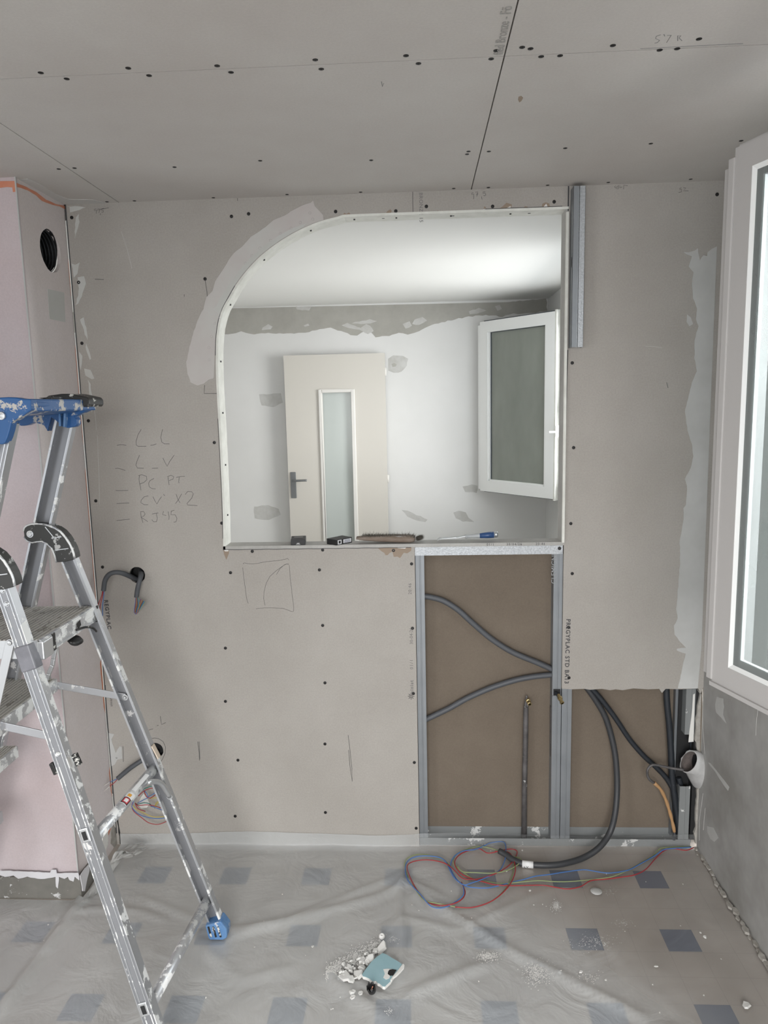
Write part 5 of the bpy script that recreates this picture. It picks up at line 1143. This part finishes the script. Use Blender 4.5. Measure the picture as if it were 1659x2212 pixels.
MB().box((-1.40, yC+.008, 1.10), (-1.02, yC+.014, 1.151)).build('side_fascia', 'alu_plain', pf); MB().box((-1.40, yB-.014, 1.10), (-1.02, yB-.008, 1.151)).build('side_fascia', 'alu_plain', pf)
MB().box((-1.025, yB-.013, 1.10), (-1.004, yB-.004, 1.152)).build('end_cap', 'black_plastic', pf); MB().box((-1.022, -.80, 1.102), (-1.0055, -.785, 1.151)).build('end_cap', 'black_plastic', pf)
b = MB(); b.box((-1.05, yC+.010, 1.095), (-1.004, -.80, 1.147)); b.build('corner_plate', 'alu_plain', pf, bevel=.004)
b = MB(); b.prism([Vector((-1.006, y, z)) for y, z in ((-.655, 1.135), (-.635, 1.142), (-.63, 1.125), (-.65, 1.118))], (1, 0, 0), .0015); b.build('catch_hole', 'black', pf)
b = MB().tube(spline([(-1.008, -.66, 1.118), (-.985, -.645, 1.122), (-.975, -.62, 1.112), (-.974, -.60, 1.095)], .006), .0035, 8).build('catch_lever', 'black_plastic', pf, True)
b = MB().lathe([(0, -.012), (.016, -.01), (.024, 0), (.016, .008), (0, .01)], (-1.02, -.645, 1.082), (.4, -.2, 1), 14).build('knob', 'black_plastic', pf, True)
fx_ = at_z((-1.066, 1.718), frB, .91)[0]
st = platform('step', fx_-.10, -1.158, .910, .03, yC+.012, yB-.012, 22)
b = MB(); b.box((-1.163, yC+.012, .872), (-1.155, yB-.012, .912)); b.box((fx_-.10, yC+.010, .875), (-1.158, yC+.014, .911)); b.build('front_fascia', 'alu_splat', st)
st2 = platform('step', -1.47-.04, -1.47+.16, .68, .03, yC+.012, yB-.012, 22); MB().box((-1.315, yC+.012, .645), (-1.307, yB-.012, .682)).build('front_fascia', 'alu_splat', st2)
st3 = platform('step', -1.545-.04, -1.545+.16, .45, .03, yC+.012, yB-.012, 22); MB().box((-1.39, yC+.012, .415), (-1.382, yB-.012, .452)).build('front_fascia', 'alu_splat', st3)
# flat braces
for y, (a, c_) in ((yB-.008, ((-1.19, .894), (-.937, .847))), (yC+.030, ((-1.19, .906), (-1.000, .862)))):
    o = MB().bar(Vector((a[0], y, a[1])), Vector((c_[0], y, c_[1])), .024, .004).build('brace', 'alu', lad, bevel=.0015)
    MB().lathe([(0, .004), (.004, .004), (.006, .001), (.010, .001), (.010, 0)], Vector((c_[0], y-.002, c_[1])), (0, -1, 0), 12).build('rivet', 'alu_plain', o)
# folding links
for pts, y in (([(127,1395),(122,1418),(120,1432),(112,1450),(107,1475)], yB-.02), ):
    b = MB(); P_ = [LB(*q_) for q_ in pts]; P_ = [Vector((p.x, y, p.z)) for p in P_]
    for a, c_ in zip(P_[:-1], P_[1:]): b.bar(a, c_, .013, .010)
    b.build('folding_link', 'alu_plain', lad, bevel=.002)
b = MB(); P_ = LB(107, 1478); b.box((P_.x-.014, yB-.02, P_.z-.03), (P_.x+.012, yB-.006, P_.z+.03)); b.build('link_bracket', 'alu_plain', lad, bevel=.002)
p0 = LC(20, 1389); b = MB(); b.bar(Vector((p0.x, yC+.004, p0.z)), LC(-12, 1530)+Vector((0, .004, 0)), .024, .004); o = b.build('strut', 'alu_plain', lad, bevel=.001)
MB().lathe([(0, .005), (.006, .004), (.008, .001), (.010, .001), (.010, 0)], Vector((p0.x, yC+.002, p0.z)), (0, -1, 0), 12).build('rivet', 'alu_plain', o)
for q_ in ((7, 1275), (16, 1304)):
    p = near_pt(*q_); MB().lathe([(0, .005), (.004, .005), (.006, .002), (.0075, .002), (.0075, 0)], Vector((p.x, p.y-.002, p.z)), (0, -1, 0), 12).build('rivet', 'alu_plain', lad)
p = near_pt(126, 1628); MB().lathe([(0, .006), (.005, .006), (.007, 0)], Vector((p.x, p.y-.002, p.z)), (0, -1, 0), 8).build('rivet', 'alu_splat', lad)
# small corner brace of the rung at the far leg
a = Vector((at_z(legT, legF, .6)[0]-.0, -.585, .600)); c_ = LB(371, 1713)
b = MB(); b.tube(spline([a+Vector((.005, -.01, -.0)), a+Vector((.03, .03, -.025)), Vector((c_.x, yB-.02, c_.z))], .01), .0085, 10); o = b.build('rung_brace', 'alu_plain', lad, True)
MB().lathe([(0, .004), (.004, .004), (.007, .001), (.010, .001), (.010, 0)], Vector((c_.x, yB-.022, c_.z)), (0, -1, 0), 12).build('rivet', 'alu_plain', o)
# tape round the near leg
p0, p1 = LC(58, 1400), LC(76, 1456); d = Vector((legF[0]-legT[0], 0, legF[1]-legT[1])).normalized(); mid = near_pt(66, 1422); d = (NF-NT).normalized(); m0 = leg_at(mid.z)+Vector((0, .013, 0))
b = MB(); b.bar(m0-d*.034, m0+d*.036, .044, .038); b.build('tape_wrap', 'duct_tape', lad, bevel=.004)
# black clips on the near leg
for q_, sx in (((165, 1642), .012), ((116, 1661), .010)):
    p = near_pt(*q_)+Vector((0, .004, 0)); MB().bar(Vector((p.x-.006, p.y, p.z+.016)), Vector((p.x+.005, p.y, p.z-.016)), sx*1.2, .014).build('lock_clip', 'black_plastic', lad, bevel=.002)
# paper tag on far leg's right flange
p0, p1 = LB(333, 1605), LB(347, 1632); MB().bar(Vector((p0.x+.0, yB-.014, p0.z)), Vector((p1.x+.0, yB-.014, p1.z)), .004, .020).build('paper_tag', 'paper_tag', lad)
# tray
C8 = (0, 820, 6.9125)
def zat(px, py, y): return WP(px, py, y)
tray = MB()
tb = [(-1.62, 1.752), (-1.62, 1.800), (-1.40, 1.804), (-1.20, 1.800), (-1.05, 1.797), (-.985, 1.797), (-.965, 1.790), (-.965, 1.775), (-1.02, 1.758), (-1.10, 1.752)]
tray.prism([Vector((x_, yC+.01, z_)) for x_, z_ in tb], (0, 1, 0), abs(yC-yB)-.02); tr_o = tray.build('tray', 'blue_plastic', lad, bevel=.004)
near = crop(*C8, [(-300,300),(-100,290),(0,285),(60,268),(180,262),(300,268),(360,280),(430,290),(520,290),(525,455),(470,490),(420,530),(340,575),(250,620),(230,650),(205,760),(175,860),(140,935),(90,965),(0,945),(-80,1100),(-300,1100)])
MB().prism([Vector((LC(a, b_).x, yC-.020, LC(a, b_).z)) for a, b_ in near], (0, 1, 0), .030).build('near_cheek', 'blue_plastic', tr_o, bevel=.003)
p = LC(13.5, 898); MB().lathe([(0, .003), (.003, .003), (.004, .005), (.010, .004), (.011, 0)], Vector((p.x, yC-.021, p.z)), (0, -1, 0), 14).build('rivet', 'alu_plain', tr_o)
far = crop(*C8, [(330,640),(345,590),(430,520),(530,480),(700,490),(800,420),(1000,420),(1290,440),(1440,405),(1400,445),(1180,550),(1210,590),(1215,660),(1180,700),(1080,718),(990,695),(940,640),(880,590),(835,560),(780,770),(740,700),(690,665),(600,642),(540,650),(480,675),(400,688),(340,670)])
def lf(a, b_):
    p = LB(a, b_); return Vector((p.x, yB-.030, p.z))
MB().prism([lf(a, b_) for a, b_ in far], (0, 1, 0), .030).build('far_cheek', 'blue_plastic', tr_o, bevel=.003)
b = MB(); 
for u in ((990,430,1000,690),(1075,430,1060,700)):
    a_, c_ = lf(*crop(*C8, [u[:2]])[0]), lf(*crop(*C8, [u[2:]])[0]); b.bar(a_+Vector((0, -.008, 0)), c_+Vector((0, -.008, 0)), .006, .016)
b.build('cheek_rib', 'blue_pale', tr_o, bevel=.001)
# connecting bridge between near cheek and padded end
b = MB(); b.prism([Vector((x_, y_, 1.764)) for x_, y_ in ((-1.10, -.86), (-.968, -.86), (-.962, -.70), (-.955, -.52), (-1.10, -.52))], (0, 0, 1), .032); b.build('tray_lip', 'blue_plastic', tr_o, bevel=.004)
# black padded grip: sits on the far half of the lip
gpx = crop(*C8, [(800,300),(840,245),(900,235),(1050,215),(1190,215),(1330,245),(1420,265),(1450,300),(1455,370),(1435,405),(1200,405),(900,400),(810,395)])
MB().prism([Vector((WP(a, b_, -.545).x, -.60, WP(a, b_, -.545).z)) for a, b_ in gpx], (0, 1, 0), .10).build('padded_grip', 'black_plastic', tr_o, bevel=.006)
g2 = crop(*C8, [(620,275),(840,258),(830,395),(760,395),(740,300)])
MB().prism([Vector((WP(a, b_, -.70).x, -.72, WP(a, b_, -.70).z)) for a, b_ in g2], (0, 1, 0), .06).build('grip_tongue', 'black_plastic', tr_o, bevel=.003)
